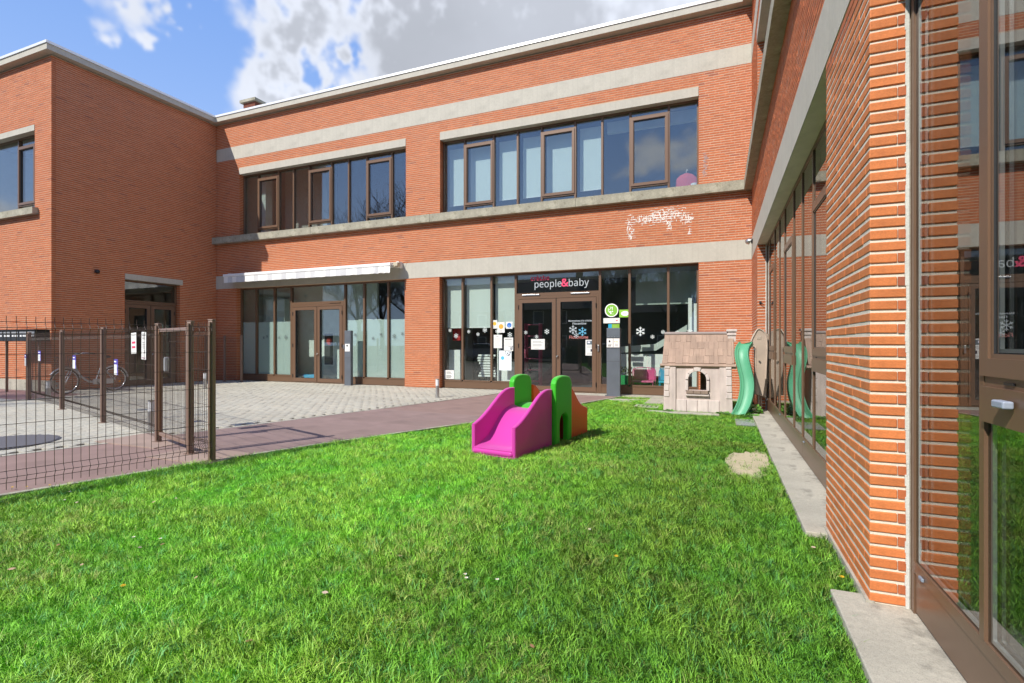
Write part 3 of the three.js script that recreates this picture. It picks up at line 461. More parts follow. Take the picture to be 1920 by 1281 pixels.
// daisies, dandelions and fallen leaves in the lawn
const mDaisy = std(L(0.8, 0.8, 0.76), 0.8), mYellow = std(L(0.75, 0.48, 0.02), 0.8), mLeaf = [std(L(0.50, 0.34, 0.22), 0.9), std(L(0.36, 0.19, 0.10), 0.9), std(L(0.55, 0.42, 0.33), 0.9)], mStem = std(L(0.10, 0.22, 0.04), 0.8);
const at = (px, py, y = -0.03) => { const x = (px - 960) / 960, yy = -(py - 645) / 960, c = Math.cos(camera.rotation.y), s = Math.sin(camera.rotation.y); const t = (y - 1.3) / yy; return [(x * c - s) * t, y, (-x * s - c) * t]; };
{
  const petals = (n, r, w) => { const gs = []; for (let k = 0; k < n; k++) { const g = new THREE.CircleGeometry(r / 2, 6); g.scale(1, w, 1); g.rotateX(-Math.PI / 2 + 0.2); g.translate(r * 0.62, 0, 0); g.rotateY(k / n * 6.283); gs.push(boxUV(g)); } return gs; };
  const nth = ['first', 'second', 'third', 'fourth', 'fifth', 'sixth', 'seventh', 'eighth', 'ninth', 'tenth', 'eleventh', 'twelfth', 'thirteenth', 'fourteenth', 'fifteenth', 'sixteenth'], byX = (a) => a.sort((p, q) => p[0] - q[0]);
  const dz = [[874, 1093], [872, 1086], [932, 1096], [1105, 1000], [120, 944], [250, 1015], [300, 1018], [130, 928]];
  byX(dz).forEach(([px, py], i) => { const p = at(px, py); const d = thing('daisy', 'small white daisy in the lawn, ' + nth[i] + ' from the left', 'flower', [p[0], 0.0, p[2]], rnd() * 6, 'daisies in the lawn'); mesh(d, 'petals', petals(12, 0.011, 0.34), mDaisy); mesh(d, 'flower_centre', boxUV(new THREE.SphereGeometry(0.004, 8, 6).scale(1, 0.6, 1)), mYellow); mesh(d, 'stem', bar([0, -0.06, 0], [0, 0, 0], 0.001, 5), mStem); });
  [[22, 916], [49, 915], [92, 912], [230, 1102], [1155, 1046], [1578, 1085]].forEach(([px, py], i) => { const p = at(px, py, 0); const d = thing('dandelion', 'yellow dandelion flower in the grass, ' + nth[i] + ' from the left', 'flower', [p[0], 0.012, p[2]], rnd() * 6, 'dandelions in the lawn'); mesh(d, 'petals', [...petals(14, 0.014, 0.3), ...petals(9, 0.008, 0.35).map((g) => g.translate(0, 0.004, 0))], mYellow); mesh(d, 'stem', bar([0, -0.07, 0], [0, 0, 0], 0.0015, 5), mStem); });
  let li = 0;
  for (const [px, py] of byX([[30, 1075], [110, 1029], [300, 1031], [258, 1036], [177, 935], [285, 950], [140, 950], [155, 1066], [370, 1090], [460, 1215], [755, 1052], [616, 1122], [995, 1220], [330, 940], [1530, 1035]])) {
    const p = at(px, py); const s = rr(0.55, 0.95), pts = []; for (let k = 0; k <= 10; k++) { const t = k / 10; pts.push([t * 0.045 * s, 0.012 * s * Math.sin(t * Math.PI) * (1 + 0.3 * Math.sin(k * 2.1))]); } for (let k = 9; k > 0; k--) { const t = k / 10; pts.push([t * 0.045 * s, -0.012 * s * Math.sin(t * Math.PI)]); }
    const g = extr(pts, 0.0008); g.rotateX(-Math.PI / 2 + rr(-0.4, 0.4)); g.rotateZ(rr(-0.3, 0.3)); const o = single('fallen_leaf', g, mLeaf[li++ % 3], 'dry brown leaf lying on the lawn, ' + nth[li - 1] + ' from the left', 'leaf', 'fallen leaves on the lawn', [p[0], 0.0, p[2]], rnd() * 6);
  }
}

// ================================================================ FENCES AND GATE
// a bent-wire mesh panel from 0 to len along local x
function wireGeo(x, y0, y1) { const pts = [[x, y0, 0], [x, y0 + 0.06, 0], [x, y0 + 0.11, 0.04], [x, y0 + 0.16, 0], [x, y1 - 0.15, 0], [x, y1 - 0.10, 0.04], [x, y1 - 0.05, 0], [x, y1, 0]]; const gs = []; for (let i = 0; i + 1 < pts.length; i++) { const a = pts[i], b = pts[i + 1], d = Math.hypot(b[1] - a[1], b[2] - a[2]), g = new THREE.CylinderGeometry(0.0026, 0.0026, d + 0.002, 5, 1, true); g.rotateX(Math.atan2(b[2] - a[2], b[1] - a[1])); g.translate(x, (a[1] + b[1]) / 2, (a[2] + b[2]) / 2); gs.push(boxUV(g)); } return merge(gs); }
const hY = (y0, y1) => [[y0 + 0.06, 0], [y0 + 0.11, 0.04], [y0 + 0.16, 0], [y0 + 0.36, 0], [y0 + 0.56, 0], [y0 + 0.76, 0], [y0 + 0.96, 0], [y0 + 1.16, 0], [y1 - 0.15, 0], [y1 - 0.10, 0.04], [y1 - 0.05, 0]];
function meshPanel(parent, a, b, { y0 = 0.05, y1 = 1.54, step = 0.05, single: each = false, flip = 1 } = {}) {
  const len = Math.hypot(b[0] - a[0], b[1] - a[1]), g = group(parent, 'mesh_panel', null, [a[0], 0, a[1]], Math.atan2(-(b[1] - a[1]), b[0] - a[0])), n = Math.round(len / step), v = [], h = [];
  for (let k = 0; k <= n; k++) v.push(wireGeo(k / n * len, y0, y1));
  for (const [y, z] of hY(y0, y1)) { if (y > y1 - 0.04) continue; h.push(bar([0, y, z + 0.004], [len, y, z + 0.004], 0.0026, 5)); }
  if (each) { v.forEach((q) => mesh(g, 'wire', q, M.fenceWire)); h.forEach((q) => mesh(g, 'cross_wire', q, M.fenceWire)); } else { mesh(g, 'wires', v, M.fenceWire); mesh(g, 'cross_wires', h, M.fenceWire); }
  if (flip < 0) g.scale.z = -1;
  return g;
}
function post(parent, x, z, h = 1.56, label) { const o = group(parent, 'post', label, [x, 0, z], 0.27); mesh(o, 'tube', [rbx(-0.03, 0.03, -0.05, h, -0.03, 0.03, 0.012)], M.fence); mesh(o, 'clip_rail', bx(-0.012, 0.012, 0.02, h - 0.02, 0.0305, 0.05), M.fence); mesh(o, 'foot_plate', bx(-0.06, 0.06, -0.012, 0.004, -0.05, 0.05), M.fence); mesh(o, 'cap', rbx(-0.032, 0.032, h, h + 0.014, -0.032, 0.032, 0.005), M.fence); return o; }
const FP = [[-5.24, -4.03], [-5.82, -4.20], [-6.94, -4.56], [-9.46, -5.32], [-12.16, -6.10], [-14.95, -6.85]];
const fence = thing('wire_fence', 'brown welded wire fence with square posts across the court and along the lawn', 'fence');
for (const [x, z] of FP) post(fence, x, z);
meshPanel(fence, FP[0], FP[1]); for (let k = 2; k < 5; k++) meshPanel(fence, FP[k], FP[k + 1]);
{ // run along the lawn edge toward the camera's left
  const dir = [-0.27, 0.963], q = (d) => [FP[0][0] + 0.02 + dir[0] * d, FP[0][1] + 0.03 + dir[1] * d];
  for (const [a, b] of [[0, 2.5], [2.56, 5.06], [5.12, 7.6]]) { meshPanel(fence, q(b), q(a), { single: a < 2, step: 0.0625 }); post(fence, ...q(b + 0.03)); }
}
// far stub of fence by the left wing door
const fence2 = thing('wire_fence', 'short brown wire fence stub beside the left end of the main front', 'fence');
for (const [x, z] of [[-16.85, -12.75], [-15.95, -12.75], [-15.15, -12.75]]) post(fence2, x, z, 1.58);
meshPanel(fence2, [-16.8, -12.75], [-16.0, -12.75], { step: 0.045 }); meshPanel(fence2, [-15.9, -12.75], [-15.2, -12.75], { step: 0.045 });
{ // gate between its two posts
  const a = FP[1], b = FP[2], len = Math.hypot(b[0] - a[0], b[1] - a[1]), gate = thing('wire_gate', 'brown wire gate with a grey lock between two fence posts', 'gate', [a[0], 0, a[1]], Math.atan2(-(b[1] - a[1]), b[0] - a[0]));
  const g0 = 0.06, g1 = len - 0.05;
  mesh(gate, 'stile', rbx(g0, g0 + 0.045, 0.09, 1.50, -0.022, 0.022, 0.008), M.fence); mesh(gate, 'stile', rbx(g1 - 0.045, g1, 0.09, 1.50, -0.022, 0.022, 0.008), std(L(0.20, 0.105, 0.055), 0.45), 'rust-brown lock stile of the gate');
  mesh(gate, 'rail', rbx(g0 + 0.045, g1 - 0.045, 0.09, 0.135, -0.022, 0.022, 0.008), M.fence); mesh(gate, 'rail', rbx(g0 + 0.045, g1 - 0.045, 1.455, 1.50, -0.022, 0.022, 0.008), M.fence);
  const wires = []; for (let x = g0 + 0.09; x < g1 - 0.05; x += 0.05) wires.push(bar([x, 0.135, 0], [x, 1.455, 0], 0.0026, 5)); for (let y = 0.33; y < 1.4; y += 0.2) wires.push(bar([g0 + 0.045, y, 0.005], [g1 - 0.045, y, 0.005], 0.0026, 5)); mesh(gate, 'mesh_infill', wires, M.fenceWire);
  for (const y of [0.2, 1.44]) mesh(gate, 'hinge', [bar([0.03, y, 0], [g0 + 0.05, y, 0], 0.012, 8), bar([0.045, y - 0.035, 0], [0.045, y + 0.035, 0], 0.022, 10)], M.darkGrey);
  const lock = group(gate, 'lock', 'grey oval gate lock with a black lever'); mesh(lock, 'lock_case', rbx(g1 - 0.14, g1 - 0.06, 0.93, 1.13, 0.02, 0.075, 0.024, 3), std(L(0.42, 0.44, 0.46), 0.4)); mesh(lock, 'keyhole_ring', boxUV(new THREE.TorusGeometry(0.022, 0.007, 8, 20).translate(g1 - 0.1, 1.0, 0.078)), M.black); mesh(lock, 'lever', [bar([g1 - 0.1, 1.08, 0.07], [g1 - 0.1, 1.08, 0.11], 0.009, 8), bar([g1 - 0.1, 1.08, 0.105], [g1 + 0.02, 1.08, 0.105], 0.009, 8)], M.black);
}
// notices tied to the fence
const lines = (c, x, y, w, n, dy, col = '#555', lw = 3) => { c.fillStyle = col; for (let k = 0; k < n; k++) c.fillRect(x, y + k * dy, w * (0.7 + 0.3 * hash3(k, 5, n)), lw); };
function notice(w, h, draw, label, pos, turn, grp, name = 'notice', category = 'notice', tilt = 0) { const t = canvasTex(256, Math.round(256 * h / w), (c, W, H) => { c.fillStyle = '#dededa'; c.fillRect(0, 0, W, H); draw(c, W, H); }); const o = single(name, sheet(w, h, 0.002), std(new THREE.Color(1, 1, 1), 0.7, { map: t }), label, category, grp, pos, turn); o.rotation.order = 'YXZ'; o.rotation.z = tilt; return o; }
const fturn = Math.atan2(-(FP[3][1] - FP[2][1]), FP[3][0] - FP[2][0]) + Math.PI;
const purple = (c, W, H) => { c.fillStyle = '#4b3f9e'; c.fillRect(0, 0, W, H * 0.34); c.fillStyle = '#fff'; c.fillRect(W * 0.1, H * 0.12, W * 0.5, H * 0.08); c.fillStyle = '#6d62b4'; c.fillRect(W * 0.74, H * 0.34, W * 0.26, H * 0.66); lines(c, W * 0.1, H * 0.45, W * 0.5, 4, H * 0.1, '#9aa', 4); c.fillStyle = '#223'; c.fillRect(W * 0.82, H * 0.5, W * 0.1, H * 0.2); };
const onF = (x, off = 0.05) => { for (let k = 2; k < 5; k++) { const [x0, z0] = FP[k], [x1, z1] = FP[k + 1]; if (x <= x0 && x >= x1) return lerp(z0, z1, (x - x0) / (x1 - x0)) + off; } return -4.5; };
notice(0.23, 0.30, (c, W, H) => { lines(c, 30, 40, 190, 3, 26, '#999', 6); c.fillStyle = '#d8325c'; c.fillRect(40, H * 0.42, 170, 34); c.fillRect(40, H * 0.64, 170, 34); lines(c, 30, H * 0.85, 160, 2, 20, '#aaa', 5); }, 'white sheet with two red bars hung on the fence beside the gate', [-7.78, 1.31, onF(-7.78)], fturn, null, 'notice', 'notice', 0.03);
notice(0.19, 0.38, (c, W, H) => { lines(c, 40, 30, 170, 4, 30, '#777', 12); lines(c, 40, 190, 170, 4, 34, '#888', 12); c.fillStyle = '#333'; c.beginPath(); c.arc(170, H * 0.72, 34, 0, 7); c.fill(); c.fillStyle = '#fff'; c.beginPath(); c.arc(160, H * 0.71, 22, 0, 7); c.fill(); c.fillStyle = '#7a2a5a'; c.fillRect(30, H * 0.93, 190, 16); }, 'tall white notice with grey text hung next to the gate post', [-7.36, 1.275, onF(-7.36)], fturn, null, 'notice', 'notice', -0.02);
notice(0.22, 0.24, purple, 'purple and white tag on the fence right of the bicycle', [-8.62, 0.945, onF(-8.62)], fturn);
notice(0.24, 0.24, purple, 'purple and white tag on the fence over the bicycle front wheel', [-11.05, 0.965, onF(-11.05)], fturn);
notice(0.28, 0.22, purple, 'purple and white tag on the fence left of the bicycle', [-13.75, 1.04, onF(-13.75)], fturn);
notice(0.26, 0.28, purple, 'purple and white tag on the last fence post under the mailboxes', [-14.9, 0.93, -6.76], fturn);
{ // mailboxes in front of the left wing
  const mb = thing('mailbox_row', 'row of black mailboxes with white name plates before the left wing', 'mailbox', [-17.30, 0, -7.78]);
  for (let k = 0; k < 5; k++) { const b = group(mb, 'mailbox'); const x = -0.93 + k * 0.375; mesh(b, 'case', rbx(x, x + 0.368, 1.37, 1.655, -0.16, 0.16, 0.012), M.black); mesh(b, 'flap', rbx(x + 0.03, x + 0.34, 1.565, 1.62, 0.16, 0.168, 0.003), std(L(0.30, 0.31, 0.33), 0.4)); mesh(b, 'name_plate', bx(x + 0.05, x + 0.13, 1.49, 1.535, 0.16, 0.165), M.white); mesh(b, 'name_plate', bx(x + 0.18, x + 0.32, 1.49, 1.535, 0.16, 0.165), M.white); }
  mesh(mb, 'roof', bx(-0.96, 0.98, 1.658, 1.68, -0.2, 0.2), M.black); for (const x of [-0.75, 0.78]) mesh(mb, 'leg', rbx(x - 0.025, x + 0.025, -0.02, 1.37, -0.025, 0.025, 0.006), M.fence);
}
// ================================================================ BICYCLE
{
  const b = thing('bicycle', 'silver step-through city bicycle with a dark front basket by the shaded wall', 'bicycle', [-15.55, 0.0, -8.43], Math.PI / 2);   // local +x points to -z (rear)
  const R = 0.33, front = -0.575, rear = 0.575, tyre = M.black, rim = M.chrome, fr = std(L(0.5, 0.5, 0.52), 0.3, { metalness: 0.6 });
  for (const x of [front, rear]) { const w = group(b, 'wheel'); w.position.set(x, R, 0); mesh(w, 'tyre', boxUV(new THREE.TorusGeometry(R - 0.018, 0.019, 10, 40)), tyre); mesh(w, 'rim', boxUV(new THREE.TorusGeometry(R - 0.042, 0.012, 8, 40)), rim); const sp = [bar([0, 0, -0.04], [0, 0, 0.04], 0.022, 10)]; for (let k = 0; k < 28; k++) { const a = k / 28 * 6.283; sp.push(bar([Math.cos(a + 0.3) * 0.02, Math.sin(a + 0.3) * 0.02, k % 2 ? 0.03 : -0.03], [Math.cos(a) * (R - 0.05), Math.sin(a) * (R - 0.05), 0], 0.0014, 4)); } mesh(w, 'spokes', sp, rim); }
  const mud = (x, a0, a1) => tube([...Array(13).keys()].map((k) => { const a = lerp(a0, a1, k / 12); return [x + Math.cos(a) * (R + 0.025), R + Math.sin(a) * (R + 0.025), 0]; }), 0.02, 30, 6);
  mesh(b, 'mudguard', mud(front, 0.2, 2.6), fr); mesh(b, 'mudguard', mud(rear, 0.1, 2.9), fr);
  mesh(b, 'frame', [tube([[front + 0.20, 0.83, 0], [front + 0.28, 0.58, 0], [-0.10, 0.34, 0], [0.1, 0.28, 0], [0.3, 0.32, 0]], 0.026, 30, 8), tube([[front + 0.19, 0.72, 0], [front + 0.32, 0.50, 0], [-0.05, 0.3, 0], [0.1, 0.28, 0]], 0.018, 30, 8), bar([0.12, 0.28, 0], [0.30, 0.83, 0], 0.018, 8), bar([0.12, 0.28, 0.05], [rear, R, 0.06], 0.011, 6), bar([0.12, 0.28, -0.05], [rear, R, -0.06], 0.011, 6), bar([0.26, 0.7, 0], [rear, R, 0.06], 0.009, 6), bar([0.26, 0.7, 0], [rear, R, -0.06], 0.009, 6)], fr);
  mesh(b, 'fork', [bar([front + 0.2, 0.88, 0], [front + 0.155, 0.72, 0], 0.019, 8), tube([[front + 0.16, 0.72, 0.05], [front + 0.08, 0.5, 0.055], [front, R, 0.055]], 0.011, 14, 6), tube([[front + 0.16, 0.72, -0.05], [front + 0.08, 0.5, -0.055], [front, R, -0.055]], 0.011, 14, 6)], fr);
  mesh(b, 'handlebar', [bar([front + 0.2, 0.86, 0], [front + 0.24, 1.02, 0], 0.014, 8), tube([[front + 0.42, 1.05, -0.28], [front + 0.30, 1.06, -0.22], [front + 0.22, 1.03, -0.08], [front + 0.22, 1.03, 0.08], [front + 0.30, 1.06, 0.22], [front + 0.42, 1.05, 0.28]], 0.011, 30, 8)], M.chrome);
  for (const s of [-1, 1]) mesh(b, 'grip', bar([front + 0.40, 1.052, s * 0.272], [front + 0.52, 1.04, s * 0.30], 0.016, 8), M.black);
  const sad = boxUV(new THREE.SphereGeometry(0.13, 16, 10).scale(1.05, 0.32, 0.75)); sad.translate(0.36, 0.95, 0); mesh(b, 'saddle', [sad, bar([0.30, 0.83, 0], [0.325, 0.94, 0], 0.013, 8)], M.black);
  const bk = []; for (let k = 0; k < 9; k++) { const t = k / 8; bk.push(bar([front - 0.13 + t * 0.26, 0.72, 0.15], [front - 0.16 + t * 0.32, 0.98, 0.19], 0.003, 4), bar([front - 0.13 + t * 0.26, 0.72, -0.15], [front - 0.16 + t * 0.32, 0.98, -0.19], 0.003, 4), bar([front - 0.13, 0.72, -0.15 + t * 0.3], [front - 0.16, 0.98, -0.19 + t * 0.38], 0.003, 4), bar([front + 0.13, 0.72, -0.15 + t * 0.3], [front + 0.16, 0.98, -0.19 + t * 0.38], 0.003, 4)); } bk.push(bx(front - 0.13, front + 0.13, 0.715, 0.722, -0.15, 0.15)); mesh(b, 'basket', bk, M.darkGrey);
  mesh(b, 'luggage_rack', [bar([0.3, 0.72, 0.06], [rear + 0.22, 0.72, 0.06], 0.006, 6), bar([0.3, 0.72, -0.06], [rear + 0.22, 0.72, -0.06], 0.006, 6), bar([rear + 0.2, 0.72, 0.06], [rear, R, 0.065], 0.005, 6), bar([rear + 0.2, 0.72, -0.06], [rear, R, -0.065], 0.005, 6)], M.darkGrey);
  mesh(b, 'reflector', boxUV(new THREE.CylinderGeometry(0.03, 0.03, 0.012, 14).rotateX(Math.PI / 2).translate(rear + 0.12, 0.26, 0.035)), std(L(0.85, 0.28, 0.02), 0.3));
  mesh(b, 'chain_case', rbx(0.02, rear - 0.05, 0.22, 0.36, 0.065, 0.085, 0.01), fr); mesh(b, 'crank', [bar([0.11, 0.28, 0.1], [0.22, 0.16, 0.1], 0.01, 6), bar([0.11, 0.28, -0.1], [0.0, 0.40, -0.1], 0.01, 6), bx(0.18, 0.27, 0.145, 0.168, 0.1, 0.18), bx(-0.05, 0.04, 0.395, 0.418, -0.18, -0.1)], M.darkGrey); mesh(b, 'kickstand', bar([0.2, 0.26, 0.05], [0.32, 0.0, 0.19], 0.009, 6), M.darkGrey);
}
// ================================================================ STREET FURNITURE
for (const [x, z, l] of [[-6.37, -10.88, 'stainless light bollard with a white head before the brick pier'], [-14.3, -6.9, 'stainless light bollard with a white head behind the fence near the mailboxes'], [-7.92, -5.1, 'stainless light bollard with a white head just behind the gate post'], [-14.0, -10.55, 'stainless light bollard with a white head in the far court by the shaded door']]) {
  const b = thing('light_bollard', l, 'bollard', [x, 0, z], 0, 'short light bollards in the court'); mesh(b, 'post', boxUV(new THREE.CylinderGeometry(0.045, 0.045, 0.29, 20).translate(0, 0.14, 0)), M.steel); mesh(b, 'lens', boxUV(new THREE.CylinderGeometry(0.043, 0.043, 0.15, 20).translate(0, 0.36, 0)), std(L(0.78, 0.80, 0.82), 0.25)); mesh(b, 'cap', boxUV(new THREE.CylinderGeometry(0.046, 0.046, 0.018, 20).translate(0, 0.444, 0)), M.steel); mesh(b, 'foot_ring', boxUV(new THREE.CylinderGeometry(0.06, 0.06, 0.012, 20).translate(0, 0.004, 0)), M.steel);
}
function totem(x, z, h, w, label, plates) {
  const t = thing('intercom_post', label, 'intercom', [x, 0, z]); mesh(t, 'column', rbx(-w / 2, w / 2, -0.01, h, -0.06, 0.06, 0.006), M.totem); mesh(t, 'foot_plate', bx(-w / 2 - 0.03, w / 2 + 0.03, -0.012, 0.006, -0.09, 0.09), M.totem); mesh(t, 'joint_line', [bx(-w / 2 + 0.004, w / 2 - 0.004, 0.86, 0.866, 0.06, 0.0605)], M.darkGrey);
  if (plates) { mesh(t, 'call_panel', bx(-w / 2 + 0.005, w / 2 - 0.005, 1.20, 1.46, 0.06, 0.072), M.darkGrey); const d = (k) => canvasTex(128, 192, (c) => { c.fillStyle = '#e9e3df'; c.fillRect(0, 0, 128, 192); c.fillStyle = '#333'; if (k) { c.fillStyle = '#e7a92c'; c.fillRect(20, 60, 20, 16); c.fillRect(60, 66, 30, 14); c.fillStyle = '#888'; c.strokeStyle = '#777'; c.lineWidth = 5; c.strokeRect(40, 118, 46, 46); c.fillRect(54, 132, 18, 18); } else { c.beginPath(); c.arc(58, 52, 14, 0, 7); c.fill(); c.fillRect(42, 62, 36, 20); c.fillStyle = '#777'; c.fillRect(30, 118, 70, 8); c.fillRect(30, 134, 70, 8); c.fillStyle = '#333'; c.fillRect(30, 152, 60, 18); } }); for (const k of [0, 1]) { const o = mesh(t, 'instruction_card', sheet(w / 2 - 0.012, 0.225, 0.004), std(new THREE.Color(1, 1, 1), 0.6, { map: d(k) })); o.position.set((k - 0.5) * (w / 2 - 0.002), 1.325, 0.0745); } mesh(t, 'button_row', [-0.1, -0.03, 0.03, 0.1].map((q) => boxUV(new THREE.CylinderGeometry(0.007, 0.007, 0.008, 8).rotateX(Math.PI / 2).translate(q * w / 0.3, 1.475, 0.064))), M.steel); } else { mesh(t, 'call_panel', rbx(-w / 2 + 0.03, w / 2 - 0.02, 1.06, 1.30, 0.06, 0.075, 0.006), M.white); mesh(t, 'speaker_slot', bx(-0.03, 0.03, 1.22, 1.27, 0.075, 0.078), M.darkGrey); }
}
totem(-2.47, -12.92, 1.70, 0.335, 'grey intercom column with two instruction cards right of the entrance', true);
totem(-10.86, -13.06, 1.72, 0.24, 'slim grey intercom column right of the door under the awning', false);
{ // awning above the left door
  const a = thing('awning', 'retracted white and grey striped awning over the left ground floor door', 'awning', [-12.5, 3.62, ZF + 0.006]);
  mesh(a, 'wall_rail', bx(-3.5, 3.55, 0.02, 0.15, 0, 0.10), M.white); mesh(a, 'roller', boxUV(new THREE.CylinderGeometry(0.05, 0.05, 7.0, 16).rotateZ(Math.PI / 2).translate(0, 0.10, 0.16)), M.white);
  mesh(a, 'canopy', bx(-3.42, 3.42, -0.006, 0, -0.16, 0.16).rotateX(0.28).translate(0, 0.11, 0.29), std(L(0.42, 0.42, 0.42), 0.8)); mesh(a, 'front_bar', rbx(-3.48, 3.46, 0.0, 0.095, 0.41, 0.50, 0.015), std(L(0.82, 0.82, 0.82), 0.35));
  const N = 34, W = 6.9 / N, mw = std(L(0.80, 0.79, 0.77), 0.85), mg = std(L(0.60, 0.60, 0.61), 0.85);
  for (let k = 0; k < N; k++) { const g = new THREE.PlaneGeometry(W, 0.2, 3, 5), p = g.attributes.position; for (let i = 0; i < p.count; i++) { const x = p.getX(i) + (k + 0.5) * W - 3.45, y = p.getY(i) - 0.1; p.setXYZ(i, x, y - 0.008 * Math.abs(Math.sin((x) * 9)), 0.485 + (-y) * 0.05 * Math.sin(x * 13.0) + (k > N - 4 ? -y * 0.25 * Math.sin(x * 31) : 0)); } g.computeVertexNormals(); mesh(a, 'valance_stripe', boxUV(g), [mw, mg, mw][k % 3] === mg || k % 7 === 3 ? mg : mw); }
  for (const s of [-1, 1]) mesh(a, 'arm_bracket', [bx(s * 3.52 - 0.05, s * 3.52 + 0.05, -0.02, 0.16, 0.0, 0.22), bar([s * 3.5, 0.05, 0.2], [s * 3.4, 0.04, 0.45], 0.025, 8)], M.white);
  mesh(a, 'crank_box', [rbx(3.46, 3.62, 0.0, 0.12, 0.2, 0.36, 0.02), bar([3.54, 0.02, 0.28], [3.5, -0.03, 0.38], 0.02, 8)], std(L(0.52, 0.46, 0.34), 0.6));
  mesh(a, 'cable', tube([[3.6, 0.1, 0.1], [3.72, 0.18, 0.02], [3.84, 0.2, 0.01]], 0.004, 14, 5), M.black);
}
{ // small wall fittings
  const c = thing('security_camera', 'small black dome camera on the shaded left wing wall', 'camera', [XL + 0.002, 3.42, -9.34]); mesh(c, 'mount', rbx(0, 0.03, -0.04, 0.06, -0.05, 0.05, 0.008), M.darkGrey); mesh(c, 'dome', boxUV(new THREE.SphereGeometry(0.06, 16, 10).translate(0.06, 0, 0)), M.black);
  const s = thing('wall_sensor_lamp', 'silver half-dome wall lamp on the concrete band in the right corner', 'wall lamp', [XR - 0.006, 3.62, -12.75]); mesh(s, 'shade', boxUV(new THREE.SphereGeometry(0.10, 20, 10, 0, 6.283, 0, 1.7).rotateZ(1.15).scale(1.1, 0.75, 0.9).translate(-0.05, 0.0, 0)), M.steel); mesh(s, 'base', rbx(-0.03, 0.0, -0.05, 0.05, -0.05, 0.05, 0.01), M.darkGrey);
  const h = thing('wall_hook', 'small dark hook on the brick reveal in the right corner', 'hook', [XR + 0.055, 2.12, -11.29]); mesh(h, 'hook', tube([[0, 0, 0], [0.0, 0.0, 0.05], [0.03, -0.02, 0.06], [0.05, -0.05, 0.05]], 0.007, 12, 6), M.black); mesh(h, 'plate', rbx(-0.02, 0.02, -0.03, 0.03, 0, 0.008, 0.003), M.black);
}
// white glue residue left on the brickwork
{
  const gs = []; const cl = [[-2.1, 4.35, 0.12, 0.28, 60], [-1.75, 4.42, 0.3, 0.14, 90], [-1.4, 4.48, 0.34, 0.22, 190], [-1.0, 4.5, 0.3, 0.2, 130], [-0.72, 4.35, 0.16, 0.12, 70], [-1.15, 4.25, 0.08, 0.2, 40], [-2.08, 4.08, 0.1, 0.14, 30], [-0.68, 4.05, 0.04, 0.14, 16]];
  for (const [x, y, sx, sy, n] of cl) for (let k = 0; k < n; k++) { const px = x + (rnd() + rnd() - 1) * sx, py = y + (rnd() + rnd() - 1) * sy, k2 = Math.round(py / P), hz = rnd() < 0.6; const w = hz ? rr(0.02, 0.09) : rr(0.006, 0.016), h = hz ? rr(0.005, 0.012) : rr(0.02, 0.07), yy = hz ? k2 * P + rr(-0.012, 0.012) : py; const d = 0.004 + rnd() * 0.001; gs.push(bx(px - w / 2, px + w / 2, yy - h / 2, yy + h / 2, ZF - 0.006, ZF + d)); }
  mesh(building, 'glue_residue', gs, std(L(0.78, 0.75, 0.70), 0.9), 'patch of white glue residue below the upper ledge');
  const g2 = []; for (let k = 0; k < 26; k++) { const w = rr(0.01, 0.06); g2.push(bx(-0.40 + rr(0, 0.12), -0.40 + rr(0.02, 0.12) + w, 5.35 + k * 0.022, 5.35 + k * 0.022 + 0.008, ZF - 0.006, ZF + 0.0035)); } mesh(building, 'glue_residue', g2, std(L(0.42, 0.42, 0.45), 0.9));
}
// drain grates and the manhole
{
  const d = thing('drain_grate', 'concrete drain slab with slots left of the playhouse', 'drain', [-1.42, -0.02, -11.1]); mesh(d, 'slab', rbx(-0.25, 0.25, -0.05, 0.012, -0.22, 0.22, 0.008), M.slab); for (let k = 0; k < 5; k++) mesh(d, 'slot', rbx(-0.19 + k * 0.09, -0.15 + k * 0.09, 0.008, 0.0135, -0.12, 0.14, 0.002), std(L(0.05, 0.06, 0.03), 1));
  const g = thing('metal_grate', 'galvanised steel grid plate at the corner of the concrete strip', 'drain', [0.40, -0.02, -9.4]); const bars = []; for (let k = 0; k <= 14; k++) bars.push(bx(-0.14 + k * 0.02 - 0.002, -0.14 + k * 0.02 + 0.002, -0.02, 0.008, -0.36, 0.36)); for (let k = 0; k <= 18; k++) bars.push(bx(-0.14, 0.14, -0.01, 0.007, -0.36 + k * 0.04 - 0.002, -0.36 + k * 0.04 + 0.002)); mesh(g, 'grid', bars, std(L(0.55, 0.56, 0.58), 0.4, { metalness: 0.6 })); mesh(g, 'rim', [bx(-0.15, -0.142, -0.03, 0.01, -0.37, 0.37), bx(0.142, 0.15, -0.03, 0.01, -0.37, 0.37), bx(-0.142, 0.142, -0.03, 0.01, -0.37, -0.362), bx(-0.142, 0.142, -0.03, 0.01, 0.362, 0.37)], M.steel); mesh(g, 'pan', bx(-0.14, 0.14, -0.06, -0.05, -0.36, 0.36), M.darkGrey);
  const m = thing('tree_grate', 'dark round cover in the paved court at the left edge', 'manhole cover', [-8.75, 0, -3.68]); const rs = [boxUV(new THREE.CylinderGeometry(0.62, 0.62, 0.014, 48).translate(0, -0.002, 0))]; mesh(m, 'plate', rs, std(L(0.10, 0.10, 0.115), 0.7)); const rib = []; for (let k = -14; k <= 14; k++) { const z = k * 0.042, l = Math.sqrt(Math.max(0, 0.6 * 0.6 - z * z)); if (l > 0.03) rib.push(bx(-l, l, 0.004, 0.010, z - 0.012, z + 0.012)); } mesh(m, 'ribs', rib, std(L(0.13, 0.13, 0.145), 0.6));
}

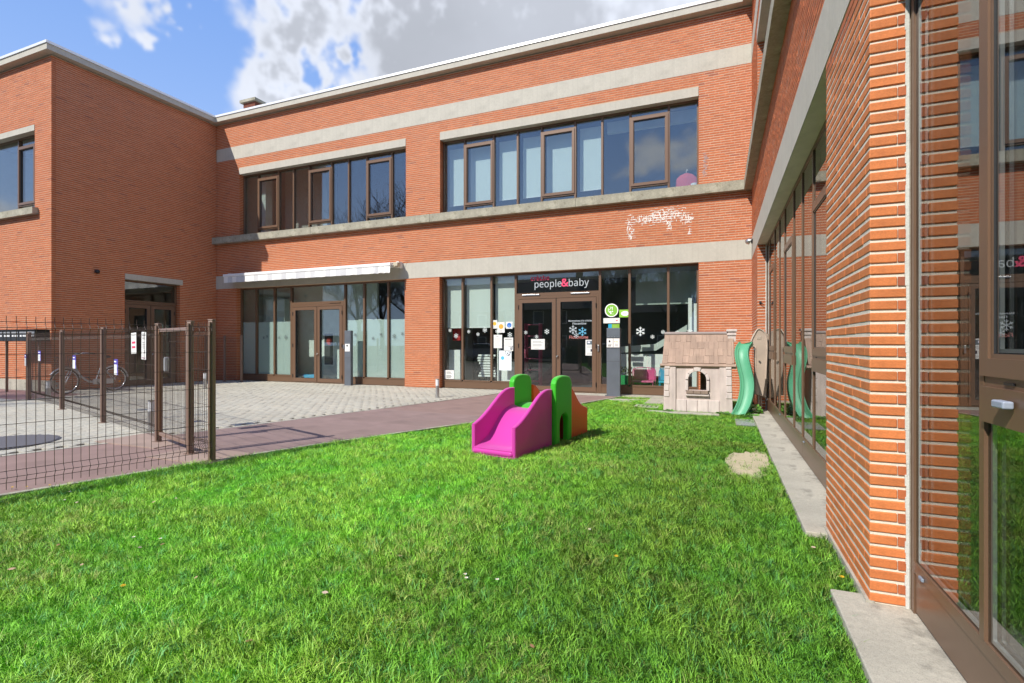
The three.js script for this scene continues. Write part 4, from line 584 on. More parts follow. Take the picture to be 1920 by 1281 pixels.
// ================================================================ TODDLER SLIDE
{
  const plas = (r, g, b) => new THREE.MeshPhysicalMaterial({ color: L(r, g, b), roughness: 0.95, transmission: 0.3, thickness: 0, clearcoat: 0.6, clearcoatRoughness: 0.28, bumpMap: tGrainB, bumpScale: 0.0004 });
  const pink = plas(0.76, 0.05, 0.47), green = plas(0.05, 0.62, 0.015), orange = plas(0.97, 0.15, 0.003), red = plas(0.55, 0.02, 0.01);
  const t = thing('toddler_slide', 'pink toddler slide with green tower panels and orange steps on the lawn', 'slide', [-2.48, -0.025, -5.51], -0.157);
  // pink chute: two side panels (outline in the z-y plane, x = run to the back) and a curved ramp
  const side = (pts, th, bev) => { const g = extr(pts, th, bev); g.rotateY(Math.PI / 2); return g; };      // outline x -> -z, thickness -> +x
  const crv = (pts, n = 26) => new THREE.CatmullRomCurve3(pts.map((p) => new THREE.Vector3(p[0], p[1], 0)), false, 'centripetal').getPoints(n).map((p) => [p.x, p.y]);
  const top = crv([[0.0, 0.36], [0.12, 0.40], [0.30, 0.49], [0.48, 0.60], [0.64, 0.69], [0.80, 0.735], [0.95, 0.735]]);
  const pinkOut = [[0.0, -0.01], [0.95, -0.01], ...[...top].reverse()];
  for (const s of [-1, 1]) { const g = side(pinkOut, 0.055, 0.02); g.translate(s > 0 ? 0.255 : -0.31, 0, 0); mesh(t, 'side_panel', g, pink); }
  const rampTop = crv([[-0.005, 0.075], [0.06, 0.085], [0.18, 0.10], [0.32, 0.165], [0.48, 0.30], [0.64, 0.41], [0.78, 0.455], [0.94, 0.46]], 30);
  { const g = side([[-0.005, 0.0], [0.0, 0.0], [0.94, 0.0], ...[...rampTop].reverse()], 0.53, 0); g.translate(-0.265, 0, 0); mesh(t, 'ramp', boxUV(g.toNonIndexed ? g : g), pink); }
  { // smooth ramp skin over the block
    const n = rampTop.length, pos = [], idx = [], uv = []; for (let i = 0; i < n; i++) for (let j = 0; j <= 8; j++) { const u = j / 8 * 2 - 1, e = 0.035 * Math.pow(Math.abs(u), 6) * Math.min(1, i / 8); pos.push(u * 0.262, rampTop[i][1] + 0.006 + e, -rampTop[i][0] + (i ? 0 : 0.006)); uv.push(j / 8, i / n); } for (let i = 0; i + 1 < n; i++) for (let j = 0; j < 8; j++) { const a = i * 9 + j; idx.push(a, a + 1, a + 9, a + 1, a + 10, a + 9); } const g = new THREE.BufferGeometry(); g.setAttribute('position', new THREE.Float32BufferAttribute(pos, 3)); g.setAttribute('uv', new THREE.Float32BufferAttribute(uv, 2)); g.setIndex(idx); g.computeVertexNormals(); mesh(t, 'slide_surface', g, pink);
  }
  mesh(t, 'front_lip', boxUV(new THREE.CapsuleGeometry(0.041, 0.49, 6, 12).rotateZ(Math.PI / 2).translate(0, 0.044, -0.02)), pink);
  // green tower panels with crawl arches, standing a little proud of the chute
  const gt = crv([[0.0, 0.80], [0.04, 0.86], [0.16, 0.895], [0.33, 0.895], [0.46, 0.865], [0.51, 0.79]], 18);
  const arch = [[0.13, 0.0], [0.13, 0.24], ...[...Array(11).keys()].map((k) => { const a = Math.PI - k / 10 * Math.PI; return [0.255 + Math.cos(a) * 0.125, 0.26 + Math.sin(a) * 0.13]; }), [0.38, 0.24], [0.38, 0.0]];
  const gOut = [[0, 0], ...arch.map((p) => p), [0.51, 0], ...[...gt].reverse()];
  for (const s of [-1, 1]) { const g = side(gOut, 0.085, 0.024); g.translate(s > 0 ? 0.275 : -0.36, 0, -0.955); mesh(t, 'tower_panel', g, green); }
  { const pf = crv([[0, 0.44], [0.06, 0.475], [0.18, 0.50], [0.33, 0.50], [0.50, 0.47]], 14); const g = side([[0, 0.40], [0.50, 0.40], ...[...pf].reverse()], 0.55, 0.004); g.translate(-0.275, 0, -0.96); mesh(t, 'platform', g, green); }
  // orange stair unit
  const ot = crv([[0.0, 0.735], [0.06, 0.73], [0.14, 0.69], [0.25, 0.60], [0.36, 0.50], [0.48, 0.43], [0.68, 0.37]], 20);
  for (const s of [-1, 1]) { const g = side([[0, -0.01], [0.68, -0.01], ...[...ot].reverse()], 0.055, 0.02); g.translate(s > 0 ? 0.255 : -0.31, 0, -1.46); mesh(t, 'stair_panel', g, orange); }
  for (const [z, h] of [[0.0, 0.46], [0.17, 0.345], [0.34, 0.23], [0.51, 0.115]]) mesh(t, 'step', rbx(-0.255, 0.255, 0, h, -1.48 - z - 0.17, -1.48 - z, 0.012), orange);
  mesh(t, 'inner_wall', bx(-0.25, 0.25, 0.0, 0.40, -1.475, -1.465), red); mesh(t, 'inner_wall', bx(-0.25, 0.25, 0.0, 0.40, -0.965, -0.955), red);
}
// ================================================================ PLAYHOUSE
{
  const tB = tex(256, (u, v, i, j) => { const a = tfbm(u, v, 6, 4, 71), st = tfbm(u, v * 0.15, 26, 3, 72); const q = 0.74 + 0.16 * a + 0.10 * st; return [q, q * 0.985, q * 0.98]; });
  const wall = std(L(0.76, 0.655, 0.60), 0.75, { map: tB, bumpMap: tGrainB, bumpScale: 0.004 }), roofM = [0, 1, 2].map((k) => std(L(0.46 + 0.03 * k, 0.335 + 0.02 * k, 0.255 + 0.015 * k), 0.85, { map: tB, bumpMap: tGrainB, bumpScale: 0.006 })), pale = std(L(0.82, 0.73, 0.68), 0.75, { map: tB }), sillM = std(L(0.36, 0.27, 0.21), 0.8, { map: tB }), ridgeM = std(L(0.30, 0.25, 0.23), 0.7), inner = std(L(0.20, 0.14, 0.11), 0.8);
  const h = thing('playhouse', 'beige plastic playhouse with shingle roof and arched window', 'playhouse', [-0.40, -0.03, -10.62]);
  const arch = [[-0.165, 0.43], ...[...Array(13).keys()].map((k) => { const a = Math.PI - k / 12 * Math.PI; return [Math.cos(a) * 0.165, 0.63 + Math.sin(a) * 0.165]; }), [0.165, 0.43]];
  const front = extr([[-0.62, 0], [0.62, 0], [0.60, 0.93], [-0.60, 0.93]], 0.06, 0.006, [arch]); front.translate(0, 0, -0.06); mesh(h, 'front_wall', front, wall);
  const back = extr([[-0.62, 0], [0.62, 0], [0.60, 0.93], [-0.60, 0.93]], 0.05, 0.006, [[[-0.3, 0.0], [-0.3, 0.75], [0.02, 0.75], [0.02, 0.0]].reverse().map((p) => [p[0] - 0.0, p[1] + 0.05])]); back.translate(0, 0, -1.1); mesh(h, 'back_wall', back, wall);
  for (const s of [-1, 1]) { const g = extr([[-0.0, 0], [1.04, 0], [1.04, 0.93], [0.52, 1.46], [0, 0.93]], 0.05, 0.005); g.rotateY(Math.PI / 2); g.translate(s > 0 ? 0.555 : -0.605, 0, -0.062); mesh(h, 'gable_wall', g, wall); }
  // corner pilasters with quoins, base course stones
  for (const s of [-1, 1]) { mesh(h, 'pilaster', extr([[s * 0.40, 0], [s * 0.635, 0], [s * 0.615, 0.90], [s * 0.40, 0.90]].sort(() => 0), 0.03, 0.006).translate(0, 0, 0.002), wall); let y = 0.28; for (const [hh, w] of [[0.12, 0.1], [0.13, 0.09], [0.17, 0.1], [0.14, 0.085], [0.07, 0.1]]) { const x1 = s * (0.628 - y * 0.02); mesh(h, 'quoin', rbx(Math.min(x1, x1 - s * w), Math.max(x1, x1 - s * w), y + 0.006, y + hh - 0.006, 0.02, 0.046, 0.008), pale); y += hh; } }
  for (let k = 0; k < 4; k++) { const x0 = -0.395 + k * 0.198; mesh(h, 'base_stone', rbx(x0 + 0.003, x0 + 0.195, 0.0, 0.235, -0.02, 0.018, 0.008), pale); }
  // window surround, sill
  for (let k = 0; k < 5; k++) { const a0 = Math.PI - k / 5 * Math.PI - 0.02, a1 = Math.PI - (k + 1) / 5 * Math.PI + 0.02, R0 = 0.168, R1 = k === 2 ? 0.245 : 0.222, pts = []; for (let q = 0; q <= 4; q++) { const a = lerp(a0, a1, q / 4); pts.push([Math.cos(a) * R1, 0.63 + Math.sin(a) * R1]); } for (let q = 4; q >= 0; q--) { const a = lerp(a0, a1, q / 4); pts.push([Math.cos(a) * R0, 0.63 + Math.sin(a) * R0]); } mesh(h, 'arch_stone', extr(pts, 0.04, 0.006), pale); }
  for (const s of [-1, 1]) mesh(h, 'arch_stone', rbx(s > 0 ? 0.168 : -0.222, s > 0 ? 0.222 : -0.168, 0.42, 0.615, 0, 0.035, 0.008), pale);
  for (let k = 0; k < 3; k++) mesh(h, 'window_sill', rbx(-0.20 + k * 0.134, -0.068 + k * 0.134, 0.355, 0.425, 0, 0.075, 0.012), sillM); mesh(h, 'sill_ledge', rbx(-0.215, 0.215, 0.315, 0.352, 0, 0.06, 0.01), pale);
  // roof with shingle courses
  const slope = Math.atan2(0.60, 0.58), len = Math.hypot(0.60, 0.58) + 0.02;
  for (const s of [1, -1]) {
    const r = group(h, 'roof'); r.position.set(0, 1.535, -0.56); r.rotation.y = s > 0 ? 0 : Math.PI;
    const q = new THREE.Group(); const base = bx(-0.665, 0.665, -0.045, -0.012, 0, len); base.rotateX(slope); mesh(r, 'roof_panel', base, roofM[0]);
    if (s > 0) for (let row = 0; row < 4; row++) { let x = -0.66; while (x < 0.64) { const w = Math.min(rr(0.07, 0.16), 0.66 - x), z0 = 0.03 + row * 0.195, g = rbx(x + 0.0005, x + w - 0.0005, -0.02, 0.003 + rr(0, 0.003), z0, z0 + 0.20 + rr(-0.012, 0.012), 0.004, 1); g.rotateX(slope); mesh(r, 'shingle', g, roofM[Math.floor(rnd() * 3)]); x += w; } }
    const fa = rbx(-0.70, 0.70, -0.07, 0.004, len - 0.03, len + 0.03, 0.012); fa.rotateX(slope); mesh(r, 'eave_board', fa, roofM[1]);
  }
  mesh(h, 'ridge', boxUV(new THREE.CapsuleGeometry(0.035, 1.28, 4, 12).rotateZ(Math.PI / 2).translate(0, 1.545, -0.56)), ridgeM);
  const ch = group(h, 'chimney'); mesh(ch, 'stack', bx(0.555, 0.70, 1.38, 1.575, -0.66, -0.46), pale); mesh(ch, 'cap', rbx(0.53, 0.725, 1.575, 1.625, -0.69, -0.43, 0.008), pale); mesh(ch, 'cap', rbx(0.54, 0.715, 1.50, 1.54, -0.68, -0.44, 0.006), pale);
}
{ // green slide chute propped upright beside the playhouse
  const m = new THREE.MeshPhysicalMaterial({ color: L(0.10, 0.36, 0.20), roughness: 0.45, bumpMap: tGrainB, bumpScale: 0.0006 });
  const t = thing('slide_chute', 'green wavy plastic slide chute propped upright beside the playhouse', 'slide chute', [0.42, -0.03, -10.42]);
  const ctr = new THREE.CatmullRomCurve3([[-0.09, 0.0, 0.0], [0.0, 0.18, -0.05], [0.06, 0.42, -0.12], [0.065, 0.65, -0.18], [0.02, 0.88, -0.22], [-0.02, 1.08, -0.27], [-0.01, 1.22, -0.34], [0.06, 1.33, -0.44]].map((p) => new THREE.Vector3(...p)));
  const N = 40, pts = ctr.getPoints(N), half = 0.105, prof = [[-half - 0.02, -0.02], [-half - 0.02, 0.055], [-half + 0.005, 0.06], [-half + 0.015, 0.012], [0, 0.0], [half - 0.015, 0.012], [half - 0.005, 0.06], [half + 0.02, 0.055], [half + 0.02, -0.02], [0, -0.035]];
  const pos = [], idx = [], K = prof.length; for (let i = 0; i <= N; i++) { const p = pts[i], tg = ctr.getTangent(i / N), sx = new THREE.Vector3(1, 0, 0.25).normalize(), nn = sx.clone().cross(tg).normalize(); for (const [a, b] of prof) { const q = p.clone().addScaledVector(sx, a).addScaledVector(nn, b); pos.push(q.x, q.y, q.z); } } for (let i = 0; i < N; i++) for (let j = 0; j < K; j++) { const a = i * K + j, b = i * K + (j + 1) % K; idx.push(a, b, a + K, b, b + K, a + K); } for (const e of [0, N]) for (let j = 1; j + 1 < K; j++) idx.push(e * K, e * K + j, e * K + j + 1);
  const g = new THREE.BufferGeometry(); g.setAttribute('position', new THREE.Float32BufferAttribute(pos, 3)); g.setIndex(idx); g.computeVertexNormals(); const gg = boxUV(g); gg.computeVertexNormals && 0; mesh(t, 'chute', gg, m);
  mesh(t, 'seam', [new THREE.CatmullRomCurve3(pts.filter((_, i) => i > 1 && i < 36).map((p, i) => { const tg = ctr.getTangent((i + 2) / N), sx = new THREE.Vector3(1, 0, 0.25).normalize(), nn = sx.clone().cross(tg).normalize(); return p.clone().addScaledVector(sx, -half + 0.045).addScaledVector(nn, 0.013); }))].map((c) => boxUV(new THREE.TubeGeometry(c, 50, 0.004, 5))), std(L(0.05, 0.20, 0.11), 0.6));
  mesh(t, 'bolt', boxUV(new THREE.CylinderGeometry(0.018, 0.018, 0.02, 12).rotateX(Math.PI / 2).translate(0.19, 1.23, -0.27)), M.steel);
  const f = single('chute_foot', rbx(-0.12, 0.12, 0, 0.26, -0.03, 0.03, 0.03, 3), std(L(0.16, 0.42, 0.30), 0.6, { bumpMap: tGrainB, bumpScale: 0.002 }), 'rounded dull green plastic piece lying under the chute', 'toy part', null, [0.50, -0.05, -10.72]); f.rotation.set(-0.5, -0.5, 0.35);
}
{ // beige ladder panels leaned in the corner
  const m = std(L(0.54, 0.43, 0.34), 0.7, { map: tPlaster, bumpMap: tGrainB, bumpScale: 0.001 });
  const out = [[0.02, 0.0], [0.17, -0.04], [0.22, 0.30], [0.24, 1.02], [0.20, 1.20], [0.08, 1.27], [0.0, 1.16], [-0.06, 1.0], [0.02, 0.88]];
  [['beige plastic ladder panel propped upright in the right corner', [0.60, 0.33, -10.98], 0.3, 0.0], ['second beige plastic ladder panel close behind the first in the corner', [0.655, 0.29, -11.14], 0.34, 0.0]].forEach(([l, p, ry, rz], i) => {
    const t = thing('ladder_panel', l, 'plastic panel', p, ry); mesh(t, 'panel', extr(out, 0.07, 0.012), m); const rim = out.slice(2).map((q) => [q[0] * 0.97, q[1] * 0.99, 0.075]); mesh(t, 'rim', tube(rim, 0.014, 60, 6), m);
    mesh(t, 'emblem', [rbx(0.05, 0.13, 1.06, 1.12, 0.066, 0.076, 0.004)], std(L(0.47, 0.385, 0.31), 0.7)); mesh(t, 'rib', [rbx(0.02, 0.035, 0.1, 0.92, 0.066, 0.08, 0.005)], m);
    mesh(t, 'support_foot', [bar([0.1, -0.34 + (i ? 0.04 : 0), 0.03], [0.1, 0.0, 0.03], 0.016, 8)], m);
  });
}
{ // weeds by the chute and along the playhouse foot
  const leafM = [0, 1].map((k) => new THREE.MeshPhysicalMaterial({ color: k ? L(0.10, 0.30, 0.03) : L(0.16, 0.38, 0.035), roughness: 0.7, transmission: 0.3, thickness: 0 }));
  const plant = (label, p, n, R, H2) => { const t = thing('weed', label, 'weed', p); const gs = [[], []]; for (let k = 0; k < n; k++) { const a = rnd() * 6.283, r = Math.sqrt(rnd()) * R, y = rr(0.02, H2) * (1 - r / R * 0.5), s = rr(0.018, 0.034), g = new THREE.CircleGeometry(s, 7); g.scale(1, 0.75, 1); g.rotateX(-1.2 + rr(-0.6, 0.6)); g.rotateY(a); g.translate(Math.cos(a) * r, y, Math.sin(a) * r); gs[k % 2].push(boxUV(g)); } mesh(t, 'leaves', gs[0], leafM[0]); mesh(t, 'leaves', gs[1], leafM[1]); const st = []; for (let k = 0; k < 12; k++) { const a = rnd() * 6.283, r = R * 0.6; st.push(bar([0, -0.02, 0], [Math.cos(a) * r, H2 * 0.8, Math.sin(a) * r], 0.003, 5)); } mesh(t, 'stems', st, leafM[1]); };
  plant('bright green leafy weed between the chute and the ladder panels', [0.62, -0.03, -10.62], 150, 0.13, 0.22); plant('low broad-leaved weed right at the foot of the chute', [0.52, -0.04, -10.30], 110, 0.16, 0.08); plant('low weed along the right foot of the playhouse', [0.08, -0.04, -10.48], 90, 0.14, 0.07); plant('small weed at the left foot of the playhouse', [-0.92, -0.04, -10.50], 60, 0.1, 0.06);
}

// ================================================================ BEHIND AND ON THE GLASS
const GZ = ZF + GD, ON = GZ + 0.004, IN = GZ - 0.034;      // pane plane, print on its outer face, things just inside
{
  const blind = (u0, u1, y0, y1, z, label) => { const b = thing('roller_blind', label, 'blind', [(u0 + u1) / 2, y0, z]); mesh(b, 'cloth', bx(-(u1 - u0) / 2, (u1 - u0) / 2, 0, y1 - y0, -0.002, 0), M.blind); mesh(b, 'bottom_bar', rbx(-(u1 - u0) / 2, (u1 - u0) / 2, -0.02, 0.0, -0.008, 0.006, 0.004), M.white); mesh(b, 'roller_tube', bar([-(u1 - u0) / 2, y1 - y0, -0.02], [(u1 - u0) / 2, y1 - y0, -0.02], 0.022, 10), M.white); };
  const uu = [UW2[0], -6.92, -5.99, -5.25, -4.54, -3.59, -2.86], nth = ['first', 'second', 'third', 'fourth', 'fifth', 'sixth'];
  for (let k = 0; k < 6; k++) blind(uu[k] + 0.06, uu[k + 1] - 0.06, 5.47 + 0.008 * Math.sin(k * 4), 7.15, ZF - 0.46, nth[k] + ' pale blind from the left in the upper right window');
  const g2 = [[GW2[0] + 0.06, -7.03], [-6.95, -6.1], [-6.02, -5.36]]; g2.forEach(([a, b], k) => blind(a, b, 1.79, 3.2, ZF - 0.38, nth[k] + ' pale blind from the left beside the entrance door'));
  // upper right: partition in the room, pelmet, things on the sill
  const part = (name, label, cat, g, m, grp) => single(name, g, m, label, cat, grp);
  part('pelmet', 'pale ceiling pelmet above the upper right window panes', 'pelmet', bx(-2.8, -0.52, 6.95, 7.25, ZF - 0.62, ZF - 0.52), M.room);
  const gm = std(L(0.60, 0.10, 0.12), 0.9), gt = thing('hanging_garment', 'red child jacket on a hanger in the upper right window corner', 'garment', [-0.78, 5.62, ZF - 0.52]);
  { const g = new THREE.LatheGeometry([[0.03, 0.02], [0.15, -0.03], [0.24, -0.12], [0.26, -0.26], [0.25, -0.42]].map((p) => new THREE.Vector2(...p)), 28); g.scale(1, 1, 0.4); const p = g.attributes.position; for (let i = 0; i < p.count; i++) { const a = Math.atan2(p.getZ(i), p.getX(i)); const f = 1 + 0.07 * Math.sin(a * 9); p.setX(i, p.getX(i) * f); p.setZ(i, p.getZ(i) * f); } g.computeVertexNormals(); mesh(gt, 'jacket', boxUV(g), gm); mesh(gt, 'hanger_hook', tube([[0, 0.0, 0], [0, 0.08, 0], [0.02, 0.11, 0], [0.03, 0.08, 0]], 0.006, 12, 5), M.white); }
  part('bucket', 'white bucket beside the red jacket', 'bucket', boxUV(new THREE.CylinderGeometry(0.09, 0.075, 0.2, 18).translate(-0.58, 5.22, ZF - 0.42)), M.white);
  for (const [x, w, h, m, l] of [[-6.72, 0.24, 0.16, std(L(0.65, 0.09, 0.08), 0.6), 'red box on the upper right window sill'], [-6.25, 0.22, 0.2, M.white, 'white box right of the red box on the sill'], [-5.05, 0.28, 0.14, std(L(0.5, 0.55, 0.6), 0.6), 'stack of papers on the sill under the middle blinds'], [-4.2, 0.5, 0.13, M.white, 'row of white cards on the sill'], [-3.2, 0.4, 0.06, M.white, 'flat white paper on the sill'], [-2.5, 0.36, 0.12, std(L(0.55, 0.58, 0.6), 0.5), 'grey tray on the sill under the plain pane'], [-7.2, 0.14, 0.12, std(L(0.6, 0.6, 0.5), 0.6), 'small beige pot in the left corner of the sill']]) single(/box/.test(l) ? 'box' : /pot/.test(l) ? 'pot' : /tray/.test(l) ? 'tray' : 'paper_stack', rbx(x - w / 2, x + w / 2, 5.12, 5.12 + h, ZF - 0.45, ZF - 0.31, 0.006), m, l, /box/.test(l) ? 'box' : /pot/.test(l) ? 'pot' : /tray/.test(l) ? 'tray' : 'papers');
  mesh(building, 'inner_sill', [bx(UW2[0], UW2[1], 5.08, 5.118, ZF - 0.55, ZF - 0.27), bx(UW1[0], UW1[1], 5.08, 5.118, ZF - 0.55, ZF - 0.27)], M.white);
  // upper left room: pale pillar and partition
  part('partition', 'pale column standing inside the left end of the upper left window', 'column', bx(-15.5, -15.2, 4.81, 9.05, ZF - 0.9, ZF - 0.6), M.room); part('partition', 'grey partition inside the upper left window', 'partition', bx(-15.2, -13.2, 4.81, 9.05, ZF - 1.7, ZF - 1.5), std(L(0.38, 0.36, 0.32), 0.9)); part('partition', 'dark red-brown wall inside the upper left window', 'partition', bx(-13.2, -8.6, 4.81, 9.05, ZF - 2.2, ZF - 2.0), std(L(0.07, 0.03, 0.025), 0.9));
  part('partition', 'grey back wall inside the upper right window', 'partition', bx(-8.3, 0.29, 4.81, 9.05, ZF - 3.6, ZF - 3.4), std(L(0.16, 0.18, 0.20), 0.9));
  // ground floor left: lobby wall with a picture, blue crate
  part('partition', 'pale lobby wall behind the door under the awning', 'partition', bx(-16.3, -11.0, 0, 3.44, ZF - 1.6, ZF - 1.5), std(L(0.74, 0.80, 0.77), 0.9, { map: tPlaster }));
  const pic = thing('framed_poster', 'dark framed poster on the lobby wall behind the left door', 'poster', [-13.1, 0.55, ZF - 1.49]); mesh(pic, 'poster', bx(-0.2, 0.2, 0, 1.12, 0, 0.01), std(L(0.05, 0.05, 0.055), 0.5)); mesh(pic, 'frame', [bx(-0.25, -0.2, -0.04, 1.16, 0, 0.02), bx(0.2, 0.25, -0.04, 1.16, 0, 0.02), bx(-0.2, 0.2, 1.12, 1.16, 0, 0.02), bx(-0.2, 0.2, -0.04, 0, 0, 0.02)], M.white); mesh(pic, 'print', [boxUV(new THREE.CircleGeometry(0.13, 18).translate(0.02, 0.84, 0.012))], std(L(0.4, 0.05, 0.04), 0.7));
  part('crate', 'bright blue crate behind the left door glass', 'crate', rbx(-13.3, -12.75, 0, 0.24, ZF - 0.72, ZF - 0.42, 0.01), std(L(0.02, 0.36, 0.62), 0.6));
  part('cupboard', 'white cupboard behind the frosted glass right of the door', 'cupboard', bx(-11.0, -10.1, 0, 2.1, ZF - 1.0, ZF - 0.5), M.white); part('cupboard', 'pale tall cabinet behind the frosted glass left of the door', 'cupboard', bx(-15.3, -14.4, 0, 2.9, ZF - 1.3, ZF - 0.7), M.room); part('partition', 'dark recess wall at the right of the left lobby', 'partition', bx(-10.0, -8.7, 0, 3.44, ZF - 2.6, ZF - 2.4), std(L(0.20, 0.16, 0.13), 0.9));
  const lp = thing('ceiling_lamp', 'lit strip lamp seen through the pane left of the brick pier', 'lamp', [-9.35, 2.52, ZF - 1.4]); mesh(lp, 'lamp_tube', bar([-0.3, 0, 0], [0.35, 0, 0], 0.03, 10), std(L(0.6, 0.6, 0.5), 0.5, { emissive: L(1.2, 1.15, 0.75) })); mesh(lp, 'fitting', bx(-0.35, 0.4, 0.032, 0.9, -0.06, 0.06), M.white);
  // entrance lobby
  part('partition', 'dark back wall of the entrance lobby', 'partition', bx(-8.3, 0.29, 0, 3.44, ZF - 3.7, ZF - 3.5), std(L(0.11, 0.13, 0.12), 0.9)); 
  part('plinth_column', 'white square column behind the first pane beside the entrance', 'column', bx(-7.62, -7.24, 0, 1.12, ZF - 0.85, ZF - 0.5), M.white);
  { const r = thing('magazine_rack', 'white curved magazine rack behind the second pane', 'rack', [-6.55, 0.30, ZF - 0.95]); for (let k = 0; k < 9; k++) { const t = k / 8, w = 0.24 + 0.05 * Math.cos(t * 6.28), o = 0.05 * Math.sin(t * 6.28); mesh(r, 'shelf', rbx(-w + o, w + o, t * 0.62, t * 0.62 + 0.055, -0.06, 0.03 + 0.05 * Math.sin(t * 3.14), 0.006), M.white); } mesh(r, 'leg', bar([0, -0.30, -0.03], [0, 0.02, -0.03], 0.03, 8), M.black); }
  { const s = thing('bar_stool', 'black stool standing right of the white magazine rack', 'stool', [-6.12, 0, ZF - 1.25]); mesh(s, 'seat', boxUV(new THREE.CylinderGeometry(0.17, 0.16, 0.07, 18).translate(0, 0.86, 0)), M.black); mesh(s, 'stem', bar([0, 0.02, 0], [0, 0.84, 0], 0.025, 10), M.darkGrey); mesh(s, 'base', boxUV(new THREE.CylinderGeometry(0.18, 0.2, 0.03, 18).translate(0, 0.015, 0)), M.darkGrey); }
  part('partition', 'white door lining just left of the third pane', 'partition', bx(-6.02, -5.94, 0, 2.2, ZF - 0.62, ZF - 0.5), M.white); part('low_wall', 'white low wall under the notices left of the entrance', 'partition', bx(-5.9, -5.36, 0, 0.78, ZF - 0.62, ZF - 0.5), M.white);
  part('wall_box', 'red box on the lobby wall behind the first pane', 'box', rbx(-7.55, -7.28, 1.40, 1.76, ZF - 0.7, ZF - 0.6, 0.01), std(L(0.45, 0.02, 0.02), 0.5));
  { const s = thing('display_shelf', 'pink display shelf standing just inside the left entrance leaf', 'shelf', [-5.05, 0, ZF - 0.9]); const m = std(L(0.45, 0.09, 0.16), 0.7); for (const x of [-0.22, 0.22]) mesh(s, 'side', bx(x - 0.015, x + 0.015, 0, 1.9, -0.15, 0.1), m); for (let k = 0; k < 6; k++) mesh(s, 'shelf', bx(-0.2, 0.2, 0.2 + k * 0.33, 0.22 + k * 0.33, -0.15, 0.1), m); }
  part('partition', 'white counter panel seen in the panes right of the intercom column', 'counter', bx(-2.95, -0.6, 0.42, 1.02, ZF - 1.35, ZF - 1.25), M.white);
  { const g = extr([[-2.6, 1.05], [-1.6, 1.12], [-0.5, 1.85], [-0.5, 2.0], [-1.62, 1.3], [-2.6, 1.22]], 0.1); g.translate(0, 0, ZF - 1.3); part('stair_rail', 'pale sloping parapet behind the panes right of the entrance', 'parapet', g, M.room); }
  part('pelmet', 'pale ceiling soffit over the panes right of the entrance', 'pelmet', bx(-2.1, -0.5, 2.35, 3.2, ZF - 1.0, ZF - 0.9), std(L(0.34, 0.40, 0.36), 0.9));
  part('doorway', 'white door frame in the last pane beside the brick', 'door frame', [bx(-0.75, -0.66, 1.3, 2.5, ZF - 0.9, ZF - 0.8), bx(-0.66, -0.35, 0, 2.5, ZF - 0.95, ZF - 0.9)].reduce((a, b) => merge([a, b])), M.white);
  for (const [x, m, l] of [[-1.88, std(L(0.62, 0.10, 0.26), 0.6), 'pink mesh child chair in the pane left of the playhouse'], [-1.18, std(L(0.02, 0.34, 0.52), 0.6), 'blue mesh child chair beside the pink one']]) {
    const c = thing('child_chair', l, 'chair', [x, 0.0, ZF - 0.85]); mesh(c, 'back_frame', tube([[-0.30, 0.2, 0], [-0.29, 0.60, -0.04], [-0.24, 0.64, -0.045], [0.24, 0.64, -0.045], [0.29, 0.60, -0.04], [0.30, 0.2, 0]], 0.012, 40, 6), m); mesh(c, 'backrest', bx(-0.28, 0.28, 0.34, 0.62, -0.035, -0.028), m); mesh(c, 'seat', rbx(-0.29, 0.29, 0.28, 0.33, -0.03, 0.3, 0.015), m); for (const sx of [-0.27, 0.27]) for (const z of [0.0, 0.27]) mesh(c, 'leg', bar([sx, 0, z], [sx * 0.98, 0.3, z], 0.012, 6), m);
  }
  { const p = thing('planter', 'green planter with a bushy plant behind the intercom column', 'planter', [-2.35, 0.0, ZF - 0.6]); mesh(p, 'pot', rbx(-0.16, 0.16, 0, 0.46, -0.12, 0.12, 0.02), std(L(0.02, 0.30, 0.08), 0.6)); const gs = []; for (let k = 0; k < 90; k++) { const g = new THREE.CircleGeometry(0.03, 6); g.rotateX(rr(-2, 0)); g.rotateY(rr(0, 6)); g.translate(rr(-0.15, 0.2), 0.48 + rr(0, 0.22), rr(-0.1, 0.1)); gs.push(boxUV(g)); } mesh(p, 'leaves', gs, std(L(0.10, 0.12, 0.04), 0.8)); }
}
